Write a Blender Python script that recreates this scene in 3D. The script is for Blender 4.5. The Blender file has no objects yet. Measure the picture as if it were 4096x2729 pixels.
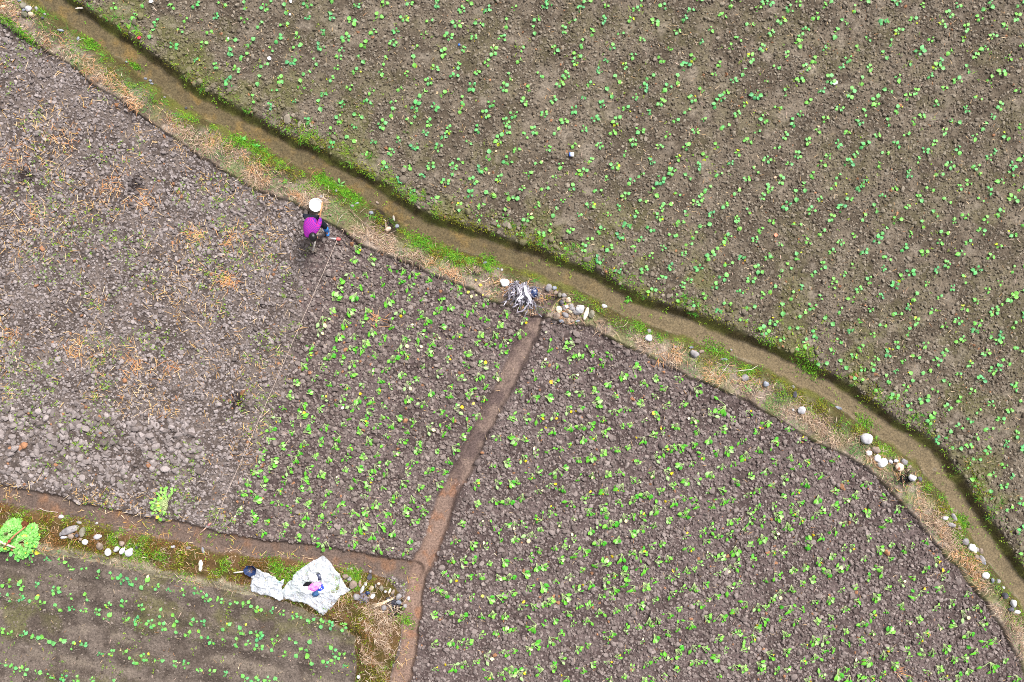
import bpy, bmesh, math, random
import numpy as np
from mathutils import Vector, Matrix, noise as mnoise

# ------------------------------------------------------------------ camera, light, exposure
H = 20.0                      # height of the camera above the plots, metres
W = 26.0                      # width of ground the picture covers
K = W / 4096.0                # metres per photo pixel on the ground
sc = bpy.context.scene
C = sc.collection
cam_data = bpy.data.cameras.new('camera')
cam = bpy.data.objects.new('camera', cam_data)
C.objects.link(cam)
cam.location = (0, 0, H)
cam.rotation_euler = (0, 0, 0)
cam_data.sensor_width = 36.0
cam_data.lens = 36.0 * H / W
cam_data.clip_end = 2000.0
sc.camera = cam

SUN_EL, SUN_AZ = math.radians(52), math.radians(38)
wd = bpy.data.worlds.new('World')
sc.world = wd
wd.use_nodes = True
wt = wd.node_tree
bg = wt.nodes['Background']
sky = wt.nodes.new('ShaderNodeTexSky')
sky.sky_type = 'NISHITA'
sky.sun_disc = False
sky.sun_elevation = SUN_EL
sky.sun_rotation = SUN_AZ
sky.dust_density = 4.0
hs = wt.nodes.new('ShaderNodeHueSaturation')
hs.inputs['Saturation'].default_value = 0.22
wt.links.new(sky.outputs[0], hs.inputs['Color'])
wt.links.new(hs.outputs[0], bg.inputs['Color'])
bg.inputs['Strength'].default_value = 0.085
sd = bpy.data.lights.new('sun', 'SUN')
sd.energy = 2.1
sd.angle = math.radians(16)
sd.color = (1.0, 0.965, 0.92)
sun = bpy.data.objects.new('sun', sd)
C.objects.link(sun)
sdir = Vector((math.sin(SUN_AZ) * math.cos(SUN_EL), math.cos(SUN_AZ) * math.cos(SUN_EL), math.sin(SUN_EL)))
sun.rotation_euler = (-sdir).to_track_quat('-Z', 'Y').to_euler()
sun.location = sdir * 40
sc.view_settings.view_transform = 'Standard'
sc.view_settings.look = 'None'
sc.view_settings.gamma = 1.0
sc.view_settings.exposure = 1.34
sc.render.engine = 'CYCLES'
sc.cycles.use_denoising = False
sc.cycles.filter_width = 1.0
sc.cycles.max_bounces = 6
sc.cycles.diffuse_bounces = 3
sc.cycles.transparent_max_bounces = 8

rng = np.random.default_rng(7)
random.seed(7)

# ------------------------------------------------------------------ helpers
def lin(r, g, b):
    f = lambda c: ((c / 255 + 0.055) / 1.055) ** 2.4 if c > 10 else c / 255 / 12.92
    return np.array([f(r), f(g), f(b)])

def P(px, py, z=0.0):
    f = (H - z) / H
    return (px - 2048) * K * f, (1364.5 - py) * K * f

KV = W / 2353.0
def VW(pts, z=0.0):
    f = (H - z) / H
    return np.array([((x - 1176.5) * KV * f, (784 - y) * KV * f) for x, y in pts])

def tag(o, label, cat, group=None, kind=None):
    o['label'] = label
    o['category'] = cat
    if group: o['group'] = group
    if kind: o['kind'] = kind
    return o

def link(name, me, mat=None, parent=None):
    o = bpy.data.objects.new(name, me)
    C.objects.link(o)
    if mat is not None:
        for m in (mat if isinstance(mat, (list, tuple)) else [mat]):
            me.materials.append(m)
    if parent is not None: o.parent = parent
    return o

def thing(name, label, cat, loc=(0, 0, 0), rz=0, group=None):
    o = bpy.data.objects.new(name, None)
    C.objects.link(o)
    o.location = loc
    o.rotation_euler = (0, 0, rz)
    o.empty_display_size = 0.1
    return tag(o, label, cat, group)

def mesh_np(name, V, F, col=None, smooth=False):
    """V (n,3), F (m,k) uniform faces, col (n,3)"""
    me = bpy.data.meshes.new(name)
    V = np.ascontiguousarray(V, dtype=np.float32)
    F = np.ascontiguousarray(F, dtype=np.int32)
    n, (m, k) = len(V), F.shape
    me.vertices.add(n)
    me.vertices.foreach_set('co', V.ravel())
    me.loops.add(m * k)
    me.loops.foreach_set('vertex_index', F.ravel())
    me.polygons.add(m)
    me.polygons.foreach_set('loop_start', np.arange(0, m * k, k, dtype=np.int32))
    me.polygons.foreach_set('use_smooth', np.full(m, smooth, dtype=bool))
    if col is not None:
        a = me.color_attributes.new('Col', 'FLOAT_COLOR', 'POINT')
        c = np.ones((n, 4), dtype=np.float32)
        c[:, :3] = col
        a.data.foreach_set('color', c.ravel())
    me.update()
    me.validate()
    return me

def rand_grid(seed, n=256):
    return np.random.default_rng(seed).random((n, n))

def vnoise(x, y, scale, seed):
    g = rand_grid(seed)
    n = g.shape[0]
    u, v = x / scale + 1000.0, y / scale + 1000.0
    i, j = np.floor(u).astype(int), np.floor(v).astype(int)
    fu, fv = u - i, v - j
    fu = fu * fu * (3 - 2 * fu); fv = fv * fv * (3 - 2 * fv)
    i0, i1, j0, j1 = i % n, (i + 1) % n, j % n, (j + 1) % n
    return (g[i0, j0] * (1 - fu) + g[i1, j0] * fu) * (1 - fv) + (g[i0, j1] * (1 - fu) + g[i1, j1] * fu) * fv

def fbm(x, y, scale, seed, octv=4):
    s, a, t = 0, 1.0, 0
    for o in range(octv):
        s = s + a * vnoise(x, y, scale / 2 ** o, seed + o * 17)
        t += a; a *= 0.55
    return s / t

def worley(x, y, scale, seed):
    gx, gy = rand_grid(seed), rand_grid(seed + 1)
    gh = rand_grid(seed + 2)
    n = 256
    u, v = x / scale + 1000.0, y / scale + 1000.0
    i, j = np.floor(u).astype(int), np.floor(v).astype(int)
    best = np.full(u.shape, 9.0); hid = np.zeros(u.shape)
    for a in (-1, 0, 1):
        for b in (-1, 0, 1):
            ii, jj = (i + a) % n, (j + b) % n
            d = (i + a + gx[ii, jj] - u) ** 2 + (j + b + gy[ii, jj] - v) ** 2
            m = d < best
            best = np.where(m, d, best); hid = np.where(m, gh[ii, jj], hid)
    return np.sqrt(best), hid

def sstep(a, b, x):
    t = np.clip((x - a) / (b - a), 0, 1)
    return t * t * (3 - 2 * t)

def pdist(x, y, pl):
    best = np.full(x.shape, 1e9)
    for (ax, ay), (bx, by) in zip(pl[:-1], pl[1:]):
        dx, dy = bx - ax, by - ay
        t = np.clip(((x - ax) * dx + (y - ay) * dy) / (dx * dx + dy * dy), 0, 1)
        best = np.minimum(best, (x - ax - t * dx) ** 2 + (y - ay - t * dy) ** 2)
    return np.sqrt(best)

def inside(x, y, poly):
    r = np.zeros(x.shape, dtype=bool)
    n = len(poly)
    for k in range(n):
        x1, y1 = poly[k]; x2, y2 = poly[(k + 1) % n]
        if y1 == y2: continue
        c = ((y1 > y) != (y2 > y)) & (x < (x2 - x1) * (y - y1) / (y2 - y1) + x1)
        r ^= c
    return r

# ------------------------------------------------------------------ materials
def new_mat(name):
    m = bpy.data.materials.new(name)
    m.use_nodes = True
    nt = m.node_tree
    return m, nt, nt.nodes['Principled BSDF']

def N(nt, t, **kw):
    n = nt.nodes.new(t)
    for k, v in kw.items():
        if k in n.inputs: n.inputs[k].default_value = v
        else: setattr(n, k, v)
    return n

def attr_mat(name, rough=0.95, scale=30.0, lo=0.75, hi=1.25, bump=0.0, bscale=60.0, spec=0.25, translucent=0.0):
    """vertex colour (the albedo of each piece) broken up by noise"""
    m, nt, p = new_mat(name)
    at = N(nt, 'ShaderNodeAttribute', attribute_name='Col')
    tc = N(nt, 'ShaderNodeTexCoord')
    nz = N(nt, 'ShaderNodeTexNoise'); nz.inputs['Scale'].default_value = scale; nz.inputs['Detail'].default_value = 5
    nt.links.new(tc.outputs['Object'], nz.inputs['Vector'])
    mr = N(nt, 'ShaderNodeMapRange')
    mr.inputs[1].default_value = 0.3; mr.inputs[2].default_value = 0.7
    mr.inputs[3].default_value = lo; mr.inputs[4].default_value = hi
    nt.links.new(nz.outputs['Fac'], mr.inputs[0])
    mx = N(nt, 'ShaderNodeVectorMath', operation='SCALE')
    nt.links.new(at.outputs['Color'], mx.inputs[0]); nt.links.new(mr.outputs[0], mx.inputs['Scale'])
    nt.links.new(mx.outputs[0], p.inputs['Base Color'])
    p.inputs['Roughness'].default_value = rough
    p.inputs['Specular IOR Level'].default_value = spec
    if bump:
        n2 = N(nt, 'ShaderNodeTexNoise'); n2.inputs['Scale'].default_value = bscale; n2.inputs['Detail'].default_value = 6
        nt.links.new(tc.outputs['Object'], n2.inputs['Vector'])
        b = N(nt, 'ShaderNodeBump'); b.inputs['Strength'].default_value = bump; b.inputs['Distance'].default_value = 0.02
        nt.links.new(n2.outputs['Fac'], b.inputs['Height']); nt.links.new(b.outputs[0], p.inputs['Normal'])
    if translucent:
        tr = N(nt, 'ShaderNodeBsdfTranslucent'); nt.links.new(mx.outputs[0], tr.inputs['Color'])
        ms = N(nt, 'ShaderNodeMixShader'); ms.inputs[0].default_value = translucent
        nt.links.new(p.outputs[0], ms.inputs[1]); nt.links.new(tr.outputs[0], ms.inputs[2])
        nt.links.new(ms.outputs[0], nt.nodes['Material Output'].inputs['Surface'])
    return m

def noise_mat(name, c1, c2, scale=8.0, rough=0.8, spec=0.3, bump=0.0, bscale=30.0, detail=6, c3=None, metal=0.0):
    m, nt, p = new_mat(name)
    tc = N(nt, 'ShaderNodeTexCoord')
    oi = N(nt, 'ShaderNodeObjectInfo')
    ad = N(nt, 'ShaderNodeVectorMath', operation='ADD')
    nt.links.new(tc.outputs['Object'], ad.inputs[0]); nt.links.new(oi.outputs['Location'], ad.inputs[1])
    nz = N(nt, 'ShaderNodeTexNoise'); nz.inputs['Scale'].default_value = scale; nz.inputs['Detail'].default_value = detail
    nt.links.new(ad.outputs[0], nz.inputs['Vector'])
    r = N(nt, 'ShaderNodeValToRGB')
    r.color_ramp.elements[0].position = 0.36; r.color_ramp.elements[1].position = 0.64
    r.color_ramp.elements[0].color = (*c1, 1); r.color_ramp.elements[1].color = (*c2, 1)
    if c3 is not None:
        e = r.color_ramp.elements.new(0.72); e.color = (*c3, 1)
    nt.links.new(nz.outputs['Fac'], r.inputs[0]); nt.links.new(r.outputs[0], p.inputs['Base Color'])
    p.inputs['Roughness'].default_value = rough; p.inputs['Specular IOR Level'].default_value = spec
    p.inputs['Metallic'].default_value = metal
    if bump:
        n2 = N(nt, 'ShaderNodeTexNoise'); n2.inputs['Scale'].default_value = bscale; n2.inputs['Detail'].default_value = 6
        nt.links.new(ad.outputs[0], n2.inputs['Vector'])
        b = N(nt, 'ShaderNodeBump'); b.inputs['Strength'].default_value = bump; b.inputs['Distance'].default_value = 0.02
        nt.links.new(n2.outputs['Fac'], b.inputs['Height']); nt.links.new(b.outputs[0], p.inputs['Normal'])
    return m

M_ground = attr_mat('soil', scale=24.0, lo=0.6, hi=1.4, bump=0.55, bscale=45.0, spec=0.15)
M_clod = attr_mat('clod', scale=40.0, lo=0.82, hi=1.18, bump=0.4, bscale=70.0, spec=0.2, rough=0.9)
M_leaf = attr_mat('leaf', scale=35.0, lo=0.85, hi=1.15, spec=0.35, rough=0.5, translucent=0.18)
M_grass = attr_mat('grass', scale=10.0, lo=0.85, hi=1.15, spec=0.2, rough=0.8, translucent=0.15)
M_straw = attr_mat('straw', scale=14.0, lo=0.85, hi=1.15, spec=0.2, rough=0.7)

# ------------------------------------------------------------------ lines of the land (traced on the ground plane)
DITCH = VW([(20, -80), (90, -20), (150, 27), (215, 72), (300, 132), (425, 225), (500, 268), (575, 305), (650, 345), (740, 388), (813, 424), (900, 482),
    (988, 532), (1080, 562), (1176, 592), (1251, 617), (1351, 657), (1451, 712), (1576, 754), (1640, 780), (1740, 820), (1808, 849), (1909, 906),
    (2010, 972), (2115, 1046), (2171, 1116), (2237, 1219), (2303, 1307), (2346, 1363), (2420, 1470), (2560, 1700)], -0.28)
EDGE = VW([(-90, 0), (0, 54), (57, 88), (105, 120), (160, 153), (208, 190), (270, 230), (351, 288), (375, 303), (476, 371), (530, 405), (588, 437),
    (640, 458), (676, 472), (713, 490), (763, 520), (801, 542), (822, 563), (858, 578), (913, 597), (943, 612), (988, 632), (1013, 642), (1063, 662), (1113, 685), (1163, 704), (1210, 722), (1262, 735), (1300, 748), (1350, 752),
    (1420, 790), (1500, 825), (1580, 868), (1631, 884), (1690, 912), (1762, 947), (1830, 990), (1896, 1028), (1983, 1068), (2027, 1116), (2071, 1168),
    (2097, 1188), (2145, 1250), (2202, 1306), (2246, 1368), (2298, 1442), (2353, 1547), (2420, 1700)])
DRAIN = VW([(1278, 640), (1259, 679), (1234, 724), (1195, 812), (1152, 902), (1109, 976), (1078, 1046), (1034, 1125), (1012, 1190), (982, 1276),
    (964, 1311), (953, 1394), (945, 1440), (938, 1503), (921, 1564), (890, 1660)], -0.12)
LANE = VW([(-120, 1100), (0, 1133), (102, 1157), (205, 1182), (290, 1199), (393, 1220), (490, 1240), (586, 1258), (719, 1271), (807, 1287), (894, 1302), (950, 1312)], -0.08)
VERGE = VW([(-120, 1122), (0, 1154), (120, 1181), (256, 1209), (393, 1244), (490, 1264), (586, 1281), (697, 1291), (780, 1303), (833, 1313), (880, 1328),
    (903, 1345), (930, 1372), (926, 1420), (912, 1490), (897, 1567), (880, 1660), (820, 1660), (818, 1568), (822, 1525), (812, 1462), (763, 1425), (660, 1385),
    (569, 1363), (437, 1345), (306, 1310), (200, 1290), (87, 1272), (0, 1262), (-120, 1240)])
LLPOLY = VW([(-120, 1240), (0, 1262), (87, 1272), (200, 1290), (306, 1310), (437, 1345), (569, 1363), (660, 1385), (763, 1425), (812, 1462), (822, 1525), (818, 1568),
    (820, 1660), (820, 2600), (-1500, 2600), (-1500, 1240)])
BANKPOLY = np.vstack([DITCH, EDGE[::-1]])
UPPOLY = np.vstack([DITCH, VW([(6000, 1700), (6000, -6000), (-6000, -6000), (-6000, -80)])])
EASTPOLY = np.vstack([DRAIN, VW([(890, 6000), (6000, 6000), (6000, 640)])])
HOEDPOLY = VW([(725, 545), (745, 500), (780, 520), (1280, 600), (1280, 700), (960, 1311), (530, 1260), (545, 1190), (600, 1060), (650, 880), (700, 720), (705, 600)])
COARSE = VW([(-100, 930), (120, 935), (250, 950), (420, 960), (470, 1010), (440, 1080), (330, 1110), (150, 1100), (-100, 1090)])
ROW_M = -0.2126                               # slope of the planted rows of the small field
ROWS_Y0 = [1364.5 - (2046 + a / 1.3135) for a in (222, 355, 440, 615, 790, 905)]

def zones(x, y):
    wx = (fbm(x, y, 0.5, 11, 3) - 0.5) * 0.16
    wy = (fbm(x, y, 0.5, 23, 3) - 0.5) * 0.16
    X, Y = x + wx, y + wy
    Z = {}
    Z['dd'] = pdist(X, Y, DITCH)
    Z['de'] = pdist(X, Y, EDGE)
    Z['dr'] = pdist(X, Y, DRAIN)
    Z['dl'] = pdist(X, Y, LANE)
    Z['bank'] = inside(X, Y, BANKPOLY)
    Z['up'] = inside(X, Y, UPPOLY)
    Z['verge'] = inside(X, Y, VERGE)
    Z['ll'] = inside(X, Y, LLPOLY)
    Z['dv'] = pdist(X, Y, np.vstack([VERGE, VERGE[:1]]))
    east = inside(X, Y, EASTPOLY)
    rest = ~(Z['bank'] | Z['up'] | Z['verge'] | Z['ll'])
    Z['east'] = rest & east
    Z['west'] = rest & ~east
    Z['hoed'] = Z['west'] & inside(X + (fbm(x, y, 1.2, 77, 3) - 0.5) * 1.0, Y, HOEDPOLY)
    Z['coarse'] = Z['west'] & inside(X + (fbm(x, y, 1.2, 78, 3) - 0.5) * 0.8, Y + (fbm(x, y, 1.2, 79, 3) - 0.5) * 0.8, COARSE)
    q = (y - ROW_M * x)                         # row coordinate in the small field
    dq = np.full(x.shape, 9.0)
    for r in ROWS_Y0:
        dq = np.minimum(dq, np.abs(q - (r * K - ROW_M * (-2048 * K))))
    Z['dq'] = dq
    return Z

# burnt or wet dark spots: (photo px, py, radius m)
DARK = [(1545, 895, 0.42), (3612, 1920, 0.30), (1570, 2425, 0.32), (100, 700, 0.30), (545, 735, 0.30), (950, 1600, 0.25), (1890, 1085, 0.2), (1520, 855, 0.2)]

def ground_height(x, y, Z, rough=True):
    z = np.zeros(x.shape)
    big = (fbm(x, y, 2.5, 5, 3) - 0.5)
    z += big * 0.05
    z += 0.04 * Z['up']
    edge_in = np.where(Z['bank'], Z['de'], -Z['de'])
    z += 0.11 * sstep(-0.03, 0.06, edge_in) * Z['bank'] + 0.0
    z += Z['bank'] * (fbm(x, y, 0.35, 41, 4) - 0.5) * 0.12
    vin = np.where(Z['verge'], Z['dv'], 0)
    z += 0.09 * sstep(0, 0.2, vin) + Z['verge'] * (fbm(x, y, 0.3, 42, 4) - 0.5) * 0.12
    # small field: low ridges under the rows
    z += Z['ll'] * 0.05 * np.exp(-(Z['dq'] / 0.16) ** 2)
    if rough:
        lump = np.zeros(x.shape)
        f1, h1 = worley(x, y, 0.085, 101)
        f2, h2 = worley(x, y, 0.045, 201)
        l1 = np.clip(1 - (f1 / 0.62) ** 2, 0, 1) * (0.4 + h1)
        l2 = np.clip(1 - (f2 / 0.62) ** 2, 0, 1) * (0.4 + h2)
        amp1 = 0.026 * Z['east'] + 0.022 * Z['west'] + 0.012 * Z['up'] + 0.006 * Z['ll'] + 0.006 * Z['bank']
        amp2 = 0.012 * Z['east'] + 0.014 * Z['west'] + 0.018 * Z['up'] + 0.014 * Z['ll'] + 0.004 * Z['bank']
        quiet = sstep(0.22, 0.34, Z['dr']) * sstep(0.24, 0.36, Z['dl']) * sstep(0.25, 0.5, Z['dd'])
        smooth_ll = 1 - Z['ll'] * sstep(0.2, 0.36, Z['dq']) * 0.3
        z += (l1 * amp1 + l2 * amp2) * (0.12 + 0.88 * quiet) * smooth_ll
    # drain, lane and ditch cut into it
    z += -0.13 * sstep(0.27, 0.15, Z['dr']) * ~Z['up'] * (pdist(x, y, DITCH) > 0.3)
    z += 0.012 * np.exp(-((Z['dr'] - 0.08) / 0.05) ** 2) * (fbm(x, y, 0.15, 61, 3))
    z += -0.09 * sstep(0.30, 0.18, Z['dl']) * ~Z['up']
    f = np.where(Z['up'], sstep(0.50, 0.16, Z['dd']), sstep(0.50, 0.14, Z['dd']))
    bed = -0.20 + (fbm(x, y, 0.3, 71, 4) - 0.5) * 0.07
    z = z * (1 - f) + bed * f
    for px, py, r in DARK[:3]:
        cx, cy = P(px, py)
        z -= 0.09 * np.exp(-((x - cx) ** 2 + (y - cy) ** 2) / (2 * (r * 0.4) ** 2))
    return z

def ground_colour(x, y, Z):  # plot soil is darker than its clods: crack shade put into the colour
    n1 = fbm(x, y, 1.6, 301, 4); n2 = fbm(x, y, 0.35, 302, 4); n3 = fbm(x, y, 0.09, 303, 3)
    def mix(a, b, t): return a * (1 - t[..., None]) + b * t[..., None]
    col = np.zeros(x.shape + (3,)) + lin(70, 60, 58)
    def put(mask, c):
        col[mask] = c[mask] if c.ndim > 1 else c
    one = np.ones(x.shape)
    # upper field: brown crumb, film of algae, dusty dry patches
    c = mix(one[..., None] * lin(76, 67, 57), lin(100, 90, 78), sstep(0.35, 0.65, n2))
    c = mix(c, lin(88, 90, 50), sstep(0.46, 0.68, fbm(x, y, 0.8, 311, 4)) * (0.2 + 0.55 * sstep(3.0, 0.3, Z['dd'])))
    c = mix(c, lin(134, 124, 112), sstep(0.60, 0.85, fbm(x, y, 0.38, 312, 4)) * 0.5)
    put(Z['up'], c)
    # east plot and hoed part of the west plot
    c = mix(one[..., None] * lin(72, 61, 59), lin(94, 82, 80), sstep(0.35, 0.65, n2))
    put(Z['east'], c)
    cw = mix(one[..., None] * lin(76, 67, 63), lin(100, 90, 85), sstep(0.35, 0.65, n2))
    put(Z['west'], cw); put(Z['hoed'], c)
    # small field
    c = mix(one[..., None] * lin(74, 65, 59), lin(96, 86, 79), sstep(0.35, 0.65, n2))
    c = mix(c, lin(118, 107, 96), sstep(0.2, 0.42, Z['dq']) * sstep(0.38, 0.62, fbm(x, y, 0.7, 315, 4)) * 0.7)
    c = mix(c, lin(92, 92, 52), sstep(0.52, 0.7, fbm(x, y, 0.9, 313, 4)) * 0.45)
    put(Z['ll'], c)
    # bank: trodden dry earth with old grass, moss near the ditch
    c = mix(one[..., None] * lin(98, 85, 74), lin(136, 122, 110), sstep(0.35, 0.65, n2))
    c = mix(c, lin(110, 112, 70), sstep(0.5, 0.66, fbm(x, y, 0.5, 321, 4)) * 0.6)
    c = mix(c, lin(62, 60, 26), sstep(0.75, 0.40, Z['dd'] + (n2 - 0.5) * 0.3) * 0.85)
    put(Z['bank'], c)
    # verge of the small field
    c = mix(one[..., None] * lin(66, 60, 26), lin(86, 66, 42), sstep(0.35, 0.65, n2))
    dusty = sstep(0.34, 0.16, pdist(x, y, VERGE[17:]) + (n2 - 0.5) * 0.3) * sstep(-5.9, -6.6, x)
    c = mix(c, lin(132, 124, 104), dusty * sstep(0.3, 0.5, n1 + 0.1))
    put(Z['verge'], c)
    # lane: reddish mud with rust
    t = sstep(0.30, 0.2, Z['dl']) * ~Z['up']
    c = mix(one[..., None] * lin(98, 83, 75), lin(126, 92, 68), sstep(0.5, 0.72, fbm(x, y, 0.4, 331, 5)) * 0.6)
    c = mix(c, lin(88, 76, 70), sstep(0.42, 0.58, fbm(x, y, 0.3, 334, 4)) * 0.6)
    col = mix(col, c, t)
    # drain: dark wet mud, rust towards the lane
    t = sstep(0.27, 0.19, Z['dr']) * ~Z['up']
    c = mix(one[..., None] * lin(84, 71, 68), lin(112, 96, 88), sstep(0.35, 0.65, n2))
    c = mix(c, lin(126, 104, 92), sstep(-2.5, -5.5, y) * 0.8)
    c = mix(c, lin(136, 92, 62), sstep(0.54, 0.74, fbm(x, y, 0.3, 332, 5)) * sstep(-1.5, -4, y) * 0.5)
    col = mix(col, c, t)
    # ditch: dark cut sides, ochre silt bed
    t = sstep(0.46, 0.34, Z['dd'])
    side = mix(one[..., None] * lin(64, 56, 32), lin(80, 80, 36), sstep(0.4, 0.65, n2))
    col = mix(col, side, t * 0.9)
    t = sstep(0.25, 0.15, Z['dd'] + (n2 - 0.5) * 0.12)
    bed = mix(one[..., None] * lin(98, 88, 70), lin(120, 102, 68), sstep(0.46, 0.68, fbm(x, y, 0.35, 341, 5)) * sstep(5, -3, x))
    bed = mix(bed, lin(96, 88, 70), sstep(0.5, 0.7, fbm(x, y, 0.25, 342, 4)) * 0.7)
    bed = mix(bed, lin(128, 116, 100), sstep(0, 5, x) * 0.5)
    col = mix(col, bed, t)
    for px, py, r in DARK:
        cx, cy = P(px, py)
        d = np.hypot(x - cx, y - cy) + (n2 - 0.5) * 0.3
        col = mix(col, lin(34, 26, 26), sstep(r, r * 0.45, d) * 0.85)
    col *= (0.85 + 0.3 * n3)[..., None]
    return col

def axis(lim, step, far):
    a = list(np.arange(-lim, lim + 1e-6, step))
    s, v, ext = step, lim, []
    while v < far:
        s *= 1.35; v += s; ext.append(v)
    return np.array([-e for e in ext[::-1]] + a + ext)

GX, GY = axis(14.4, 0.024, 420.0), axis(10.2, 0.024, 420.0)
gx, gy = np.meshgrid(GX, GY, indexing='ij')
ZN = zones(gx, gy)
gz = ground_height(gx, gy, ZN)
gcol = ground_colour(gx, gy, ZN)

def hgt(x, y):
    """ground height by bilinear lookup"""
    x, y = np.asarray(x, float), np.asarray(y, float)
    i = np.clip(np.searchsorted(GX, x) - 1, 0, len(GX) - 2); j = np.clip(np.searchsorted(GY, y) - 1, 0, len(GY) - 2)
    u = np.clip((x - GX[i]) / (GX[i + 1] - GX[i]), 0, 1); v = np.clip((y - GY[j]) / (GY[j + 1] - GY[j]), 0, 1)
    return (gz[i, j] * (1 - u) + gz[i + 1, j] * u) * (1 - v) + (gz[i, j + 1] * (1 - u) + gz[i + 1, j + 1] * u) * v

nx, ny = gx.shape
VALL = np.stack([gx, gy, gz], -1).reshape(-1, 3)
CALL = gcol.reshape(-1, 3)
ids = np.arange(nx * ny).reshape(nx, ny)
QUADS = np.stack([ids[:-1, :-1], ids[1:, :-1], ids[1:, 1:], ids[:-1, 1:]], -1).reshape(-1, 4)
cx_, cy_ = gx[:-1, :-1].ravel(), gy[:-1, :-1].ravel()
def fm(k): return ZN[k][:-1, :-1].ravel()
is_ditch = fm('dd') < 0.34
is_drain = ~is_ditch & ~fm('up') & (fm('dr') < 0.22)
is_lane = ~is_ditch & ~is_drain & ~fm('up') & ~fm('bank') & (fm('dl') < 0.25)
left = ~(is_ditch | is_drain | is_lane)
parts_of_ground = [
    ('ditch', is_ditch, 'narrow muddy irrigation ditch with mossy cut sides crossing the fields', 'ditch'),
    ('drain', is_drain, 'dark narrow mud channel between the two freshly planted plots', 'drain'),
    ('path', is_lane, 'reddish brown trodden mud path below the bare tilled plot', 'path'),
    ('bank', left & fm('bank'), 'raised earth bank with dry grass along the ditch', 'bank'),
    ('verge', left & fm('verge'), 'mossy verge between the mud path and the small ridged field', 'verge'),
    ('field', left & fm('up'), 'large field of brown crumbly soil with rows of small seedlings beyond the ditch', 'field'),
    ('field', left & fm('ll'), 'small ridged field with seedlings in rows beside the mossy verge', 'field'),
    ('field', left & fm('east'), 'dark cloddy field of freshly set transplants between channel and curved bank', 'field'),
    ('field', left & fm('west'), 'grey tilled field being hoed by the farmer, partly planted', 'field')]
for nm, mask, lab, cat in parts_of_ground:
    F = QUADS[mask]
    used = np.unique(F)
    remap = np.full(nx * ny, -1, dtype=np.int64); remap[used] = np.arange(len(used))
    me = mesh_np(nm, VALL[used], remap[F], CALL[used], smooth=True)
    tag(link(nm, me, M_ground), lab, cat, kind='structure')

# shallow water lying in the ditch
mw, nt, p = new_mat('water')
tr = N(nt, 'ShaderNodeBsdfTransparent'); tr.inputs['Color'].default_value = (0.93, 0.90, 0.82, 1)
gl = N(nt, 'ShaderNodeBsdfGlossy'); gl.inputs['Roughness'].default_value = 0.12
fr = N(nt, 'ShaderNodeFresnel'); fr.inputs['IOR'].default_value = 1.33
ms = N(nt, 'ShaderNodeMixShader')
nt.links.new(fr.outputs[0], ms.inputs[0]); nt.links.new(tr.outputs[0], ms.inputs[1]); nt.links.new(gl.outputs[0], ms.inputs[2])
nt.links.new(ms.outputs[0], nt.nodes['Material Output'].inputs['Surface'])
# one strip that follows the ditch, its margins running into the sides
pl = []
for a, b in zip(DITCH[:-1], DITCH[1:]):
    for t in np.linspace(0, 1, 6, endpoint=False): pl.append(a + (b - a) * t)
pl = np.array(pl + [DITCH[-1]])
tg = np.gradient(pl, axis=0); tg /= np.linalg.norm(tg, axis=1)[:, None]
nr = np.stack([-tg[:, 1], tg[:, 0]], 1)
wv = np.concatenate([np.c_[pl + nr * 0.24, np.full(len(pl), -0.175)], np.c_[pl - nr * 0.24, np.full(len(pl), -0.175)]])
n_ = len(pl)
wf = [(i, i + 1, n_ + i + 1, n_ + i) for i in range(n_ - 1)]
tag(link('water', mesh_np('water', wv, np.array(wf), smooth=True), mw), 'shallow murky water lying in the ditch', 'water', kind='structure')

# ------------------------------------------------------------------ clods of soil
def ico(sub):
    bm = bmesh.new(); bmesh.ops.create_icosphere(bm, subdivisions=sub, radius=1.0)
    v = np.array([p.co[:] for p in bm.verts]); f = np.array([[p.index for p in q.verts] for q in bm.faces])
    bm.free(); return v, f
ICO1, ICO2, ICO3, ICO4 = ico(1), ico(2), ico(3), ico(4)

def chunk_templates(base, n, rough, seed):
    r = np.random.default_rng(seed); out = []
    for k in range(n):
        v = base[0].copy()
        # cut the ball with a few planes: faces like a broken clod
        for q in range(9):
            d = r.normal(size=3); d /= np.linalg.norm(d)
            h = r.uniform(0.42, 0.85); s = v @ d
            v -= np.where(s > h, s - h, 0)[:, None] * d
        v *= 1 + (r.random((len(v), 1)) - 0.5) * rough
        out.append(v)
    return out, base[1]

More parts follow.
